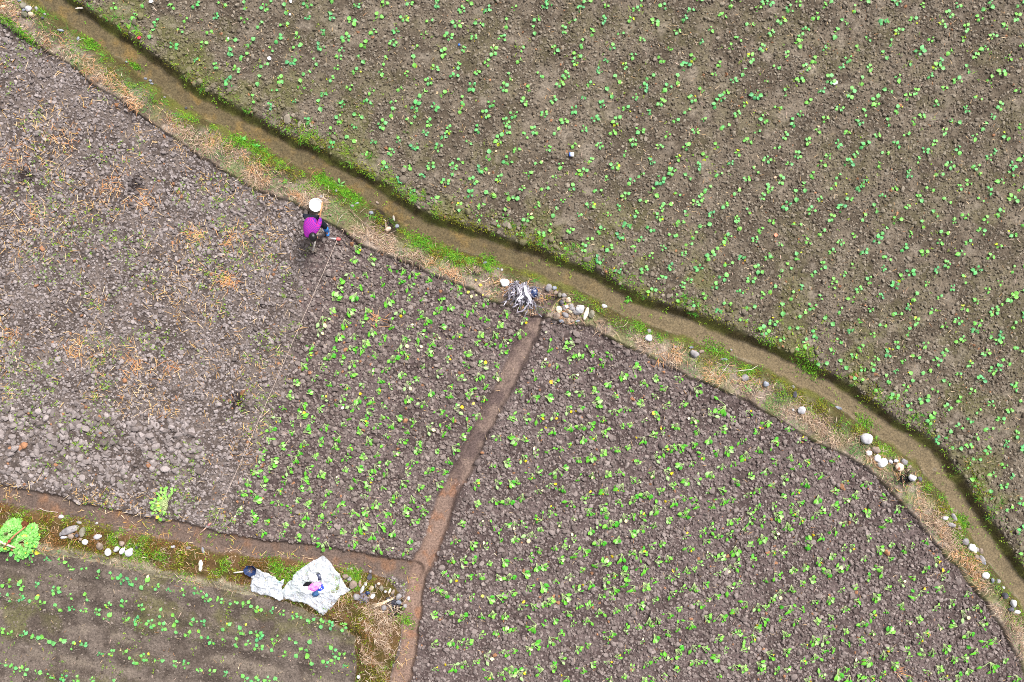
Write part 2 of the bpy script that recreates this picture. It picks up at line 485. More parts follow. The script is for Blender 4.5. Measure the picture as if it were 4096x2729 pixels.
def scatter(templates, faces, x, y, z, size, colour, flat=(0.55, 0.9), r=rng):
    n = len(x)
    tid = r.integers(0, len(templates), n)
    Vs, Fs, Cs, off = [], [], [], 0
    for t, T in enumerate(templates):
        sel = np.where(tid == t)[0]
        if not len(sel): continue
        m = len(sel)
        a = r.uniform(0, 2 * np.pi, m); tilt = r.normal(0, 0.35, m)
        sx = size[sel] * r.uniform(0.75, 1.25, m); sy = size[sel] * r.uniform(0.7, 1.1, m); sz = size[sel] * r.uniform(*flat, m)
        B = np.broadcast_to(T, (m,) + T.shape) * np.stack([sx, sy, sz], -1)[:, None, :]
        ct, st = np.cos(tilt)[:, None], np.sin(tilt)[:, None]
        yy = B[..., 1] * ct - B[..., 2] * st; zz = B[..., 1] * st + B[..., 2] * ct
        ca, sa = np.cos(a)[:, None], np.sin(a)[:, None]
        X = B[..., 0] * ca - yy * sa + x[sel][:, None]; Y = B[..., 0] * sa + yy * ca + y[sel][:, None]
        Zz = zz + z[sel][:, None]
        nv = T.shape[0]
        Vs.append(np.stack([X, Y, Zz], -1).reshape(-1, 3))
        Fs.append((faces[None] + (np.arange(m) * nv)[:, None, None] + off).reshape(-1, 3))
        Cs.append(np.repeat(colour[sel], nv, 0))
        off += m * nv
    return np.concatenate(Vs), np.concatenate(Fs), np.concatenate(Cs)

CH1 = chunk_templates(ICO1, 14, 0.25, 3)
CH2 = chunk_templates(ICO2, 14, 0.14, 4)

def mixc(a, b, t): return a * (1 - t[:, None]) + b * t[:, None]

def make_clods(label, key, n, med, sig, cmin, cmax, c_a, c_b, rust=0.0, sub=None):
    x = rng.uniform(-14.2, 14.2, n); y = rng.uniform(-10, 10, n)
    Z = zones(x, y)
    ok = Z[key] & (Z['dr'] > 0.25) & (Z['dl'] > 0.27) & (Z['dd'] > 0.42)
    dens = 0.55 + 0.9 * (fbm(x, y, 0.7, 401, 3) - 0.25)
    if key == 'll': dens = dens * (1 - 0.55 * sstep(0.18, 0.36, Z['dq']))
    if key == 'up': dens = dens * (0.75 + 0.5 * (fbm(x, y, 1.5, 402, 3) - 0.4)) * (1 - 0.8 * sstep(0.62, 0.75, fbm(x, y, 0.38, 312, 3)))
    ok &= rng.random(n) < dens
    x, y = x[ok], y[ok]; n = len(x)
    d = np.clip(med * np.exp(rng.normal(0, sig, n)), cmin, cmax)
    if key == 'west':
        big = Z['coarse'][ok]
        d = np.where(big, np.clip(d * rng.choice([1.0, 1.4, 2.1, 2.9], n, p=[.45, .3, .17, .08]), cmin, 0.24), d)
        keep = ~big | (rng.random(n) < 0.55)
        hoed = np.clip(1 - (pdist(x, y, VW([(800, 400), (760, 560), (690, 760), (600, 1050), (535, 1250)])) * np.where(Z['hoed'][ok], -1, 1) + 0.5) / 1.6, 0, 1)
        d = d * (1 + 0.15 * hoed)
        x, y, d, hoed = x[keep], y[keep], d[keep], hoed[keep]; n = len(x)
    if key == 'up':
        nearditch = Z['dd'][ok] < 1.0
        d = np.where(nearditch & (rng.random(n) < 0.12), d * 2.0, d)
    z = hgt(x, y)
    t = np.clip(rng.normal(0.5, 0.28, n), 0, 1)
    col = mixc(np.broadcast_to(c_a, (n, 3)), np.broadcast_to(c_b, (n, 3)), t)
    if key == 'west':
        hb = mixc(np.broadcast_to(lin(78, 67, 63), (n, 3)), np.broadcast_to(lin(134, 122, 117), (n, 3)), t)
        col = mixc(col, hb, hoed)
    if key == 'up':
        al = sstep(0.46, 0.66, fbm(x, y, 0.8, 311, 4)) * (0.1 + 0.5 * sstep(2.5, 0.3, pdist(x, y, DITCH)))
        col = mixc(col, np.broadcast_to(lin(98, 96, 56), (n, 3)), al)
    ru = (rng.random(n) < rust)[:, None]
    col = np.where(ru, lin(150, 108, 80) * rng.uniform(.7, 1.1, (n, 1)), col)
    for px, py, r in DARK:
        cx, cy = P(px, py)
        dk = sstep(r, r * 0.4, np.hypot(x - cx, y - cy)) * 0.7
        col = mixc(col, np.broadcast_to(lin(48, 40, 40), (n, 3)), dk)
    s = d * 0.5
    z = z + s * rng.uniform(-0.15, 0.3, n)
    bigm = d > 0.058
    Vs, Fs, Cs, off = [], [], [], 0
    for msk, (tm, fc) in ((~bigm, CH1), (bigm, CH2)):
        if msk.sum() == 0: continue
        v, f, c = scatter(tm, fc, x[msk], y[msk], z[msk], s[msk], col[msk])
        Vs.append(v); Fs.append(f + off); Cs.append(c); off += len(v)
    me = mesh_np('soil_clods', np.concatenate(Vs), np.concatenate(Fs), np.concatenate(Cs))
    tag(link('soil_clods', me, M_clod), label, 'soil clods', kind='stuff')
    print('clods', key, n, off)

make_clods('small brown crumbs of soil strewn over the large seedling field', 'up', 330000, 0.050, 0.40, 0.022, 0.13, lin(74, 65, 55), lin(134, 124, 111), 0.01)
make_clods('dark lumpy clods of freshly hoed soil in the wilting transplant field', 'east', 250000, 0.064, 0.40, 0.03, 0.20, lin(84, 73, 70), lin(136, 124, 120), 0.01)
make_clods('grey purple clods of soil covering the tilled field around the farmer', 'west', 280000, 0.060, 0.38, 0.028, 0.16, lin(92, 83, 80), lin(150, 140, 138), 0.015)
make_clods('fine brown clods along the planted ridges of the small field', 'll', 120000, 0.042, 0.35, 0.02, 0.12, lin(70, 61, 55), lin(124, 113, 105), 0.005)

# ------------------------------------------------------------------ blades: grass, straw, moss
def blades(x, y, z, az, length, width, elev, droop, colour, segs=3, side=0.0, r=rng):
    """tapered ribbons; every argument is an array"""
    n = len(x)
    t = np.linspace(0, 1, segs + 1)
    V = np.zeros((n, segs + 1, 2, 3))
    px, py, pz = x.copy(), y.copy(), z.copy()
    e = elev.copy(); a = az.copy(); step = length / segs
    roll = r.uniform(-0.9, 0.9, n)
    for s in range(segs + 1):
        w = width * (1 - 0.85 * max(0, t[s] - 0.35) / 0.65) * 0.5
        nxv, nyv = -np.sin(a) * np.cos(roll), np.cos(a) * np.cos(roll)
        nzv = np.sin(roll)
        for k, sg in ((0, -1), (1, 1)):
            V[:, s, k, 0] = px + sg * w * nxv; V[:, s, k, 1] = py + sg * w * nyv; V[:, s, k, 2] = pz + sg * w * nzv * 0.6
        px = px + np.cos(a) * np.cos(e) * step; py = py + np.sin(a) * np.cos(e) * step; pz = pz + np.sin(e) * step
        e = e - droop; a = a + side * r.normal(0, 1, n)
    base = np.arange(n)[:, None] * (2 * (segs + 1))
    F = []
    for s in range(segs):
        F.append(np.stack([base[:, 0] + 2 * s, base[:, 0] + 2 * s + 1, base[:, 0] + 2 * s + 3, base[:, 0] + 2 * s + 2], -1))
    F = np.stack(F, 1).reshape(-1, 4)
    Cc = np.repeat(colour, 2 * (segs + 1), 0)
    return V.reshape(-1, 3), F, Cc

def join(parts):
    Vs, Fs, Cs, o = [], [], [], 0
    for v, f, c in parts:
        Vs.append(v); Fs.append(f + o); Cs.append(c); o += len(v)
    return np.concatenate(Vs), np.concatenate(Fs), np.concatenate(Cs)

def pick(cols, n, jitter=0.18, r=rng):
    cols = np.array(cols)
    c = cols[r.integers(0, len(cols), n)]
    return c * r.uniform(1 - jitter, 1 + jitter, (n, 1))

SX, SY = gx[:-1, :-1].ravel(), gy[:-1, :-1].ravel()
INFRAME = (np.abs(SX) < 14.2) & (np.abs(SY) < 10.0)
def sample(mask, n):
    """n random points on the ground cells of a mask"""
    i = np.where(mask & INFRAME)[0]
    i = i[rng.integers(0, len(i), n)]
    return SX[i] + rng.uniform(0, 0.024, n), SY[i] + rng.uniform(0, 0.024, n)
def cand(n): return rng.uniform(-14, 14, n), rng.uniform(-9.8, 9.8, n)

# colours of dead and living grass
STRAW = [lin(205, 170, 125), lin(190, 150, 100), lin(222, 196, 160), lin(170, 122, 82), lin(214, 184, 140)]
DRY = [lin(172, 148, 124), lin(156, 130, 108), lin(194, 174, 154), lin(138, 114, 92), lin(150, 122, 100)]
RUSSET = [lin(190, 142, 104), lin(172, 124, 84), lin(200, 164, 128)]
GREENS = [lin(112, 150, 40), lin(92, 132, 36), lin(136, 168, 44), lin(84, 140, 50)]
MOSS = [lin(96, 106, 26), lin(120, 128, 30), lin(76, 84, 24), lin(140, 144, 40), lin(104, 80, 34)]
FRESH = [lin(92, 170, 52), lin(120, 190, 60), lin(74, 150, 44)]

# dry matted grass on the bank and on the verge
x, y = sample(fm('bank') | fm('verge'), 150000); Z = zones(x, y)
dens = sstep(0.36, 0.58, fbm(x, y, 0.5, 501, 4)) * sstep(0.45, 0.85, Z['dd']) * sstep(0.02, 0.30, Z['de'])
dens = np.clip(dens * (0.5 + 0.7 * sstep(0.36, 0.58, fbm(x, y, 2.2, 502, 3))) + 0.04, 0, 1) * 0.6 * sstep(0.3, 0.6, Z['dd'])
x1, y1 = P(1480, 2440); x2, y2 = P(1520, 2640)
vz = np.exp(-((x - x1) ** 2 + (y - y1) ** 2) / 0.5) + np.exp(-((x - x2) ** 2 + (y - y2) ** 2) / 0.7)
ok = (Z['bank'] & (rng.random(len(x)) < dens)) | (Z['verge'] & (rng.random(len(x)) < 0.04 + 0.42 * vz * sstep(0.42, 0.62, fbm(x, y, 0.4, 506, 3))))
x, y = x[ok], y[ok]; n = len(x)
lump = fbm(x, y, 0.35, 503, 3)
az = fbm(x, y, 0.7, 504, 2) * 14 + rng.normal(0, 0.9, n)
cc = pick(DRY, n, 0.3); rus = (fbm(x, y, 0.9, 505, 3) > 0.57) & (rng.random(n) < 0.6)
cc[rus] = pick(RUSSET, int(rus.sum()), 0.3)
parts = [blades(x, y, hgt(x, y) + 0.01 + lump * 0.07 * rng.random(n), az, rng.uniform(0.06, 0.24, n), rng.uniform(0.006, 0.012, n),
                rng.uniform(-0.05, 0.5, n), rng.uniform(0.0, 0.35, n), cc, 3, 0.25)]
print('dry', n)
v, f, c = join(parts)
tag(link('dry_grass', mesh_np('dry_grass', v, f, c), M_straw), 'matted dry beige grass lying along the raised bank and verge', 'dry grass', kind='stuff')

# moss and low green cover along both sides of the ditch, on the verge
x, y = sample(fm('verge') | ((fm('bank') | fm('up')) & (fm('dd') < 1.0)), 260000); Z = zones(x, y)
fine = fbm(x, y, 0.28, 511, 4); broad = fbm(x, y, 1.1, 512, 3)
side = np.where(Z['up'], sstep(0.30, 0.38, Z['dd']) * sstep(0.9, 0.45, Z['dd']) * 0.7, sstep(0.25, 0.34, Z['dd']) * sstep(0.9, 0.5, Z['dd']))
dens = side * sstep(0.38, 0.6, fine) * (0.2 + 0.8 * sstep(0.38, 0.6, broad))
top = sstep(0.18, 0.40, pdist(x, y, VERGE[17:])) * (x < -3.5) + 0.12 * (x < -3.5)
right = (x > -3.5) * 0.75
dens = np.where(Z['verge'], sstep(0.34, 0.52, fine) * np.clip(top + right * sstep(0.42, 0.6, broad), 0, 1) * 0.95, dens)
ok = rng.random(len(x)) < dens
x, y = x[ok], y[ok]; n = len(x); Zv = zones(x, y)
cc = pick(MOSS, n, 0.25); hue = fbm(x, y, 0.5, 513, 3)
gsel = (hue > 0.50) & ~Zv['verge']; cc[gsel] = pick(GREENS, int(gsel.sum()), 0.22)
gsel = (hue > 0.58) & Zv['verge']; cc[gsel] = pick(GREENS, int(gsel.sum()), 0.22)
rsel = (hue < 0.40) & Zv['verge']; cc[rsel] = pick([lin(112, 74, 40), lin(96, 84, 34), lin(132, 96, 52)], int(rsel.sum()))
v, f, c = blades(x, y, hgt(x, y) + 0.02 + 0.05 * rng.random(n) * fbm(x, y, 0.2, 514, 3), rng.uniform(0, 6.28, n), rng.uniform(0.018, 0.045, n), rng.uniform(0.010, 0.020, n),
                 rng.uniform(0.0, 1.0, n), rng.uniform(0.1, 0.5, n), cc, 2)
print('moss', n)
tag(link('moss', mesh_np('moss', v, f, c), M_grass), 'yellow green moss and low weeds lining the ditch and the verge', 'moss', kind='stuff')

# fresh green grass: tufts at the ditch, thin sward on the bank
x, y = sample(fm('bank'), 110000); Z = zones(x, y)
swd = sstep(0.44, 0.60, fbm(x, y, 0.55, 521, 3)) * sstep(0.05, 0.15, Z['de']) * sstep(0.95, 0.3, Z['de']) * Z['bank'] * (0.3 + 0.7 * sstep(0.45, 0.6, fbm(x, y, 2.0, 522, 3)))
ok = rng.random(len(x)) < swd
x, y = x[ok], y[ok]; n = len(x)
parts = [blades(x, y, hgt(x, y), rng.uniform(0, 6.28, n), rng.uniform(0.03, 0.07, n), rng.uniform(0.005, 0.009, n), rng.uniform(0.3, 1.2, n), rng.uniform(0, 0.5, n),
                pick([lin(104, 150, 84), lin(124, 168, 96), lin(96, 140, 70)], n), 2)]
x, y = cand(60000); Z = zones(x, y)
lip = Z['up'] & (Z['dd'] > 0.36) & (Z['dd'] < 0.85) | ~Z['up'] & Z['bank'] & (Z['dd'] > 0.28) & (Z['dd'] < 0.5)
ok = lip & (rng.random(len(x)) < 0.42 * sstep(0.44, 0.6, fbm(x, y, 0.6, 523, 3)))
tx, ty = x[ok], y[ok]
m = 10
n = len(tx) * m
x = np.repeat(tx, m) + rng.normal(0, 0.018, n); y = np.repeat(ty, m) + rng.normal(0, 0.018, n)
ln = np.repeat(rng.uniform(0.05, 0.20, len(tx)), m) * rng.uniform(0.6, 1.1, n)
tc = pick(FRESH + GREENS, len(tx), 0.15)
parts.append(blades(x, y, hgt(x, y), rng.uniform(0, 6.28, n), ln, rng.uniform(0.006, 0.011, n), rng.uniform(0.3, 1.3, n), rng.uniform(0.1, 0.55, n), np.repeat(tc, m, 0) * rng.uniform(.85, 1.15, (n, 1)), 3))
# dense bright cushions seen on the bank side
for px, py, r, k in ((1290, 715, 0.20, 900), (1330, 745, 0.2, 700), (1380, 770, 0.2, 700), (1420, 790, 0.18, 600), (1020, 590, 0.25, 900), (960, 560, 0.2, 600),
                     (360, 172, 0.22, 700), (530, 255, 0.14, 300), (1690, 965, 0.3, 900), (1790, 1010, 0.2, 500), (1960, 1040, 0.2, 500), (2560, 1310, 0.2, 500),
                     (3855, 2090, 0.22, 800), (3240, 1470, 0.3, 600), (2870, 1400, 0.3, 700), (3470, 1690, 0.25, 500), (640, 2215, 0.2, 500), (1110, 2260, 0.22, 700), (1420, 2290, 0.16, 500), (110, 150, 0.25, 700), (40, 90, 0.25, 500), (1620, 2480, .2, 400)):
    cx, cy = P(px, py)
    if px < 900 and py < 600:
        ang, el = -0.62, 2.6
    else: ang, el = -0.6, 1.9
    u, w_ = rng.normal(0, r * 0.7, k), rng.normal(0, r * 0.7 / el, k)
    k_ = int(k * 0.5); u = u[:k_]; w_ = w_[:k_]; k = k_
    x = cx + u * math.cos(ang) - w_ * math.sin(ang); y = cy + u * math.sin(ang) + w_ * math.cos(ang)
    parts.append(blades(x, y, hgt(x, y) + rng.uniform(0, 0.05, k), rng.uniform(0, 6.28, k), rng.uniform(0.03, 0.07, k), rng.uniform(0.012, 0.022, k), rng.uniform(0.1, 1.0, k), rng.uniform(0.1, .5, k),
                        pick([lin(84, 140, 34), lin(112, 168, 40), lin(66, 116, 28), lin(96, 120, 34)], k), 2))
v, f, c = join([(a, b, c_) for a, b, c_ in [p for p in parts if p[1].size] ] if len({p[1].shape[1] for p in parts}) == 1 else parts)
tag(link('green_grass', mesh_np('green_grass', v, f, c), M_grass), 'fresh green grass and cushions of small weeds on the ditch margins', 'grass', kind='stuff')

# old straw and stubble in the tilled soil
def straw_on(x, y, lmin, lmax, wmin, wmax, cols, el=0.15):
    n = len(x)
    return blades(x, y, hgt(x, y) + rng.uniform(0.025, 0.055, n), rng.uniform(0, 6.28, n), rng.uniform(lmin, lmax, n), rng.uniform(wmin, wmax, n),
                  rng.normal(0, el, n), rng.normal(0, 0.05, n), pick(cols, n), 2, 0.05)
parts = []
x, y = cand(60000); Z = zones(x, y)
dw = Z['west'] & ~Z['hoed'] & ~Z['coarse']
ok = dw & (rng.random(len(x)) < 0.10 + 0.60 * sstep(0.46, 0.62, fbm(x, y, 1.3, 531, 3)) * sstep(8.5, 4.5, y))
parts.append(straw_on(x[ok], y[ok], 0.06, 0.24, 0.007, 0.013, STRAW + [lin(206, 166, 96), lin(196, 150, 84)]))
x, y = cand(26000); Z = zones(x, y)
ok = (Z['up'] & (Z['dd'] > 0.6) & (rng.random(len(x)) < 0.16)) | (Z['east'] & (rng.random(len(x)) < 0.10)) | (Z['hoed'] & (rng.random(len(x)) < 0.14)) | (Z['ll'] & (rng.random(len(x)) < 0.12))
parts.append(straw_on(x[ok], y[ok], 0.05, 0.15, 0.005, 0.010, STRAW + [lin(210, 180, 165)]))
for px, py, r, k in ((905, 1115, 0.22, 80), (310, 1400, 0.3, 55), (540, 1460, 0.4, 60), (690, 1460, 0.25, 28), (580, 820, 0.35, 55), (450, 745, 0.3, 40), (920, 950, 0.3, 45), (780, 925, 0.3, 40), (50, 1340, 0.2, 30),
                     (150, 860, 0.3, 35), (260, 560, 0.4, 40), (60, 640, 0.4, 40), (1500, 1280, 0.2, 20), (3595, 2680, 0.14, 16), (2640, 1440, .2, 12)):
    cx, cy = P(px, py)
    parts.append(straw_on(cx + rng.normal(0, r * .6, k), cy + rng.normal(0, r * .5, k), 0.10, 0.30, 0.008, 0.014, [lin(206, 150, 96), lin(190, 128, 78), lin(222, 186, 138)], 0.2))
v, f, c = join(parts)
print('straw', len(f))
tag(link('straw', mesh_np('straw', v, f, c), M_straw), 'broken pieces of old straw scattered over the tilled soil', 'straw', kind='stuff')

# tiny sprouting weeds in the soil
x, y = cand(60000); Z = zones(x, y)
d = np.zeros(len(x))
d += (Z['west'] & ~Z['hoed']) * 0.5 * sstep(0.48, 0.64, fbm(x, y, 0.8, 541, 3)) * sstep(9.5, 5.0, y)
d += Z['up'] * 0.20 * sstep(0.44, 0.62, fbm(x, y, 0.5, 542, 3)) * (0.25 + sstep(2.2, 0.3, Z['dd']))
d += Z['ll'] * 0.16 * sstep(0.5, 0.66, fbm(x, y, 0.6, 543, 3)) + Z['verge'] * 0.22 * sstep(0.45, 0.6, fbm(x, y, 0.3, 544, 3)) + Z['bank'] * 0.10 * sstep(0.45, 0.6, fbm(x, y, 0.3, 545, 3))
ok = rng.random(len(x)) < d
tx, ty = x[ok], y[ok]; m = 6; n = len(tx) * m
x = np.repeat(tx, m) + rng.normal(0, 0.02, n); y = np.repeat(ty, m) + rng.normal(0, 0.02, n)
v, f, c = blades(x, y, hgt(x, y) + rng.uniform(0.025, 0.05, n), rng.uniform(0, 6.28, n), rng.uniform(0.012, 0.034, n), rng.uniform(0.010, 0.018, n), rng.uniform(0, 0.7, n), rng.uniform(0, 0.3, n),
                 np.repeat(pick([lin(132, 172, 44), lin(110, 156, 52), lin(150, 180, 60)], len(tx)), m, 0), 2)
print('weeds', len(tx))
tag(link('sprouting_weeds', mesh_np('sprouting_weeds', v, f, c), M_grass), 'tiny bright green weeds sprouting between the clods', 'weeds', kind='stuff')

# ------------------------------------------------------------------ seedlings and transplants
PALE, WITH, YEL = lin(206, 222, 160), lin(226, 200, 160), lin(226, 200, 40)

def leaf_geo(bx, by, bz, az, pet, L, Wd, el, droop, col, stemcol, fold=0.25, r=random, stem_w=0.006, wave=0.0, nu=5):
    """one leaf: a stalk and a folded blade; returns vertices, quads and colours"""
    V, F, Cc = [], [], []
    ca, sa = math.cos(az), math.sin(az)
    def add(u, w, z, c):
        V.append((bx + u * ca - w * sa, by + u * sa + w * ca, bz + z)); Cc.append(c); return len(V) - 1
    # stalk: a thin three-sided rod
    e = el; u = z = 0.0; rings = []
    ns = 3
    for s in range(ns + 1):
        sw = stem_w * (1 - 0.3 * s / ns)
        rings.append([add(u, sw, z, stemcol), add(u, -sw, z, stemcol), add(u, 0, z + sw * 1.5, stemcol)])
        if s < ns:
            u += math.cos(e) * pet / ns; z += math.sin(e) * pet / ns; e -= droop * 0.25
    for s in range(ns):
        for k in range(3):
            F.append((rings[s][k], rings[s][(k + 1) % 3], rings[s + 1][(k + 1) % 3], rings[s + 1][k]))
    # blade
    prof = [0.30, 0.80, 1.0, 0.88, 0.50, 0.12][:nu + 1] if nu == 5 else None
    st = L / 5; prev = None
    ph = r.uniform(0, 6)
    for s in range(6):
        w = Wd * 0.5 * prof[s]
        lift = fold * w
        wv = wave * math.sin(ph + s * 2.1)
        row = [add(u, w, z + lift + wv * 0.5, col), add(u, w * 0.5, z + lift * 0.25 - wv * .3, col), add(u, 0, z - 0.0015, col * 1.06), add(u, -w * 0.5, z + lift * 0.25 + wv * .3, col), add(u, -w, z + lift - wv * 0.5, col)]
        if prev:
            for k in range(4): F.append((prev[k], prev[k + 1], row[k + 1], row[k]))
        prev = row
        u += math.cos(e) * st; z += math.sin(e) * st; e -= droop * 0.3
    return V, F, Cc

def seedling_geo(seed, kind):
    """round-leaved seedling; kind: g all green, y one yellowing leaf, w one withered leaf"""
    r = random.Random(seed)
    V, F, Cc = [], [], []
    nl = r.choice([3, 4, 4, 5, 5])
    hue = r.random()
    base = lin(84, 170, 92) * (1 - hue) + lin(124, 194, 80) * hue
    a0 = r.uniform(0, 6.28); axis_ = r.random() < 0.6
    for k in range(nl):
        az = a0 + k * (math.pi + r.uniform(-0.8, 0.8)) if axis_ else a0 + k * 6.28 / nl + r.uniform(-0.5, 0.5)
        old = k >= 3
        L = r.uniform(0.066, 0.108) * (0.8 if old else 1); Wd = L * r.uniform(0.78, 0.98)
        pet = r.uniform(0.02, 0.07) + (0.02 if old else 0)
        col = base * r.uniform(0.8, 1.2)
        if r.random() < 0.3: col = col * 0.6 + lin(84, 160, 122) * 0.4
        if k == nl - 1 and kind == 'y': col = lin(186, 204, 50) if r.random() < .5 else YEL; pet += 0.03
        if k == nl - 1 and kind == 'w': col = WITH * r.uniform(0.8, 1.1); pet += 0.05; Wd *= 0.7
        low = kind != 'g' and k == nl - 1
        v, f, c = leaf_geo(0, 0, 0.01, az, pet, L, Wd, 0.10 if low else r.uniform(0.25, 0.75), r.uniform(0.3, 1.0), col, lin(150, 190, 110), r.uniform(-0.2, 0.35), r, 0.0035)
        o = len(V); V += v; Cc += c; F += [tuple(i + o for i in q) for q in f]
    return np.array(V), np.array(F), np.array(Cc)

def transplant_geo(seed, kind):
    """set out yesterday, limp: stalks laid from the root towards +x, leaves on the soil"""
    r = random.Random(seed)
    V, F, Cc = [], [], []
    nl = r.choice([4, 5, 5, 6, 7])
    hue = r.random()
    base = lin(96, 184, 44) * (1 - hue) + lin(138, 206, 84) * hue
    spread = r.uniform(0.35, 0.85)
    for k in range(nl):
        az = (k / (nl - 1) - 0.5) * 2 * spread + r.uniform(-0.15, 0.15)
        if r.random() < 0.14: az += r.choice([-1, 1]) * r.uniform(0.8, 1.6)
        L = r.uniform(0.065, 0.12); Wd = L * r.uniform(0.45, 0.72)
        pet = r.uniform(0.06, 0.15)
        col = base * r.uniform(0.75, 1.15)
        if r.random() < 0.28: col = lin(172, 212, 138) * r.uniform(0.85, 1.05)      # underside turned up
        if r.random() < 0.25: col = lin(70, 160, 40) * r.uniform(0.9, 1.1)
        if k == nl // 2 and kind == 'y': col = YEL * r.uniform(0.85, 1.1); pet *= 1.2
        if k == nl // 2 and kind == 'w': col = lin(236, 226, 178); pet *= 1.2
        v, f, c = leaf_geo(-0.10, 0, 0.02, az, pet, L, Wd, r.uniform(0.15, 0.55), r.uniform(0.4, 1.1), col, lin(186, 212, 142), r.uniform(-0.5, 0.6), r, 0.0045, r.uniform(0, 0.012))
        o = len(V); V += v; Cc += c; F += [tuple(i + o for i in q) for q in f]
    return np.array(V), np.array(F), np.array(Cc)

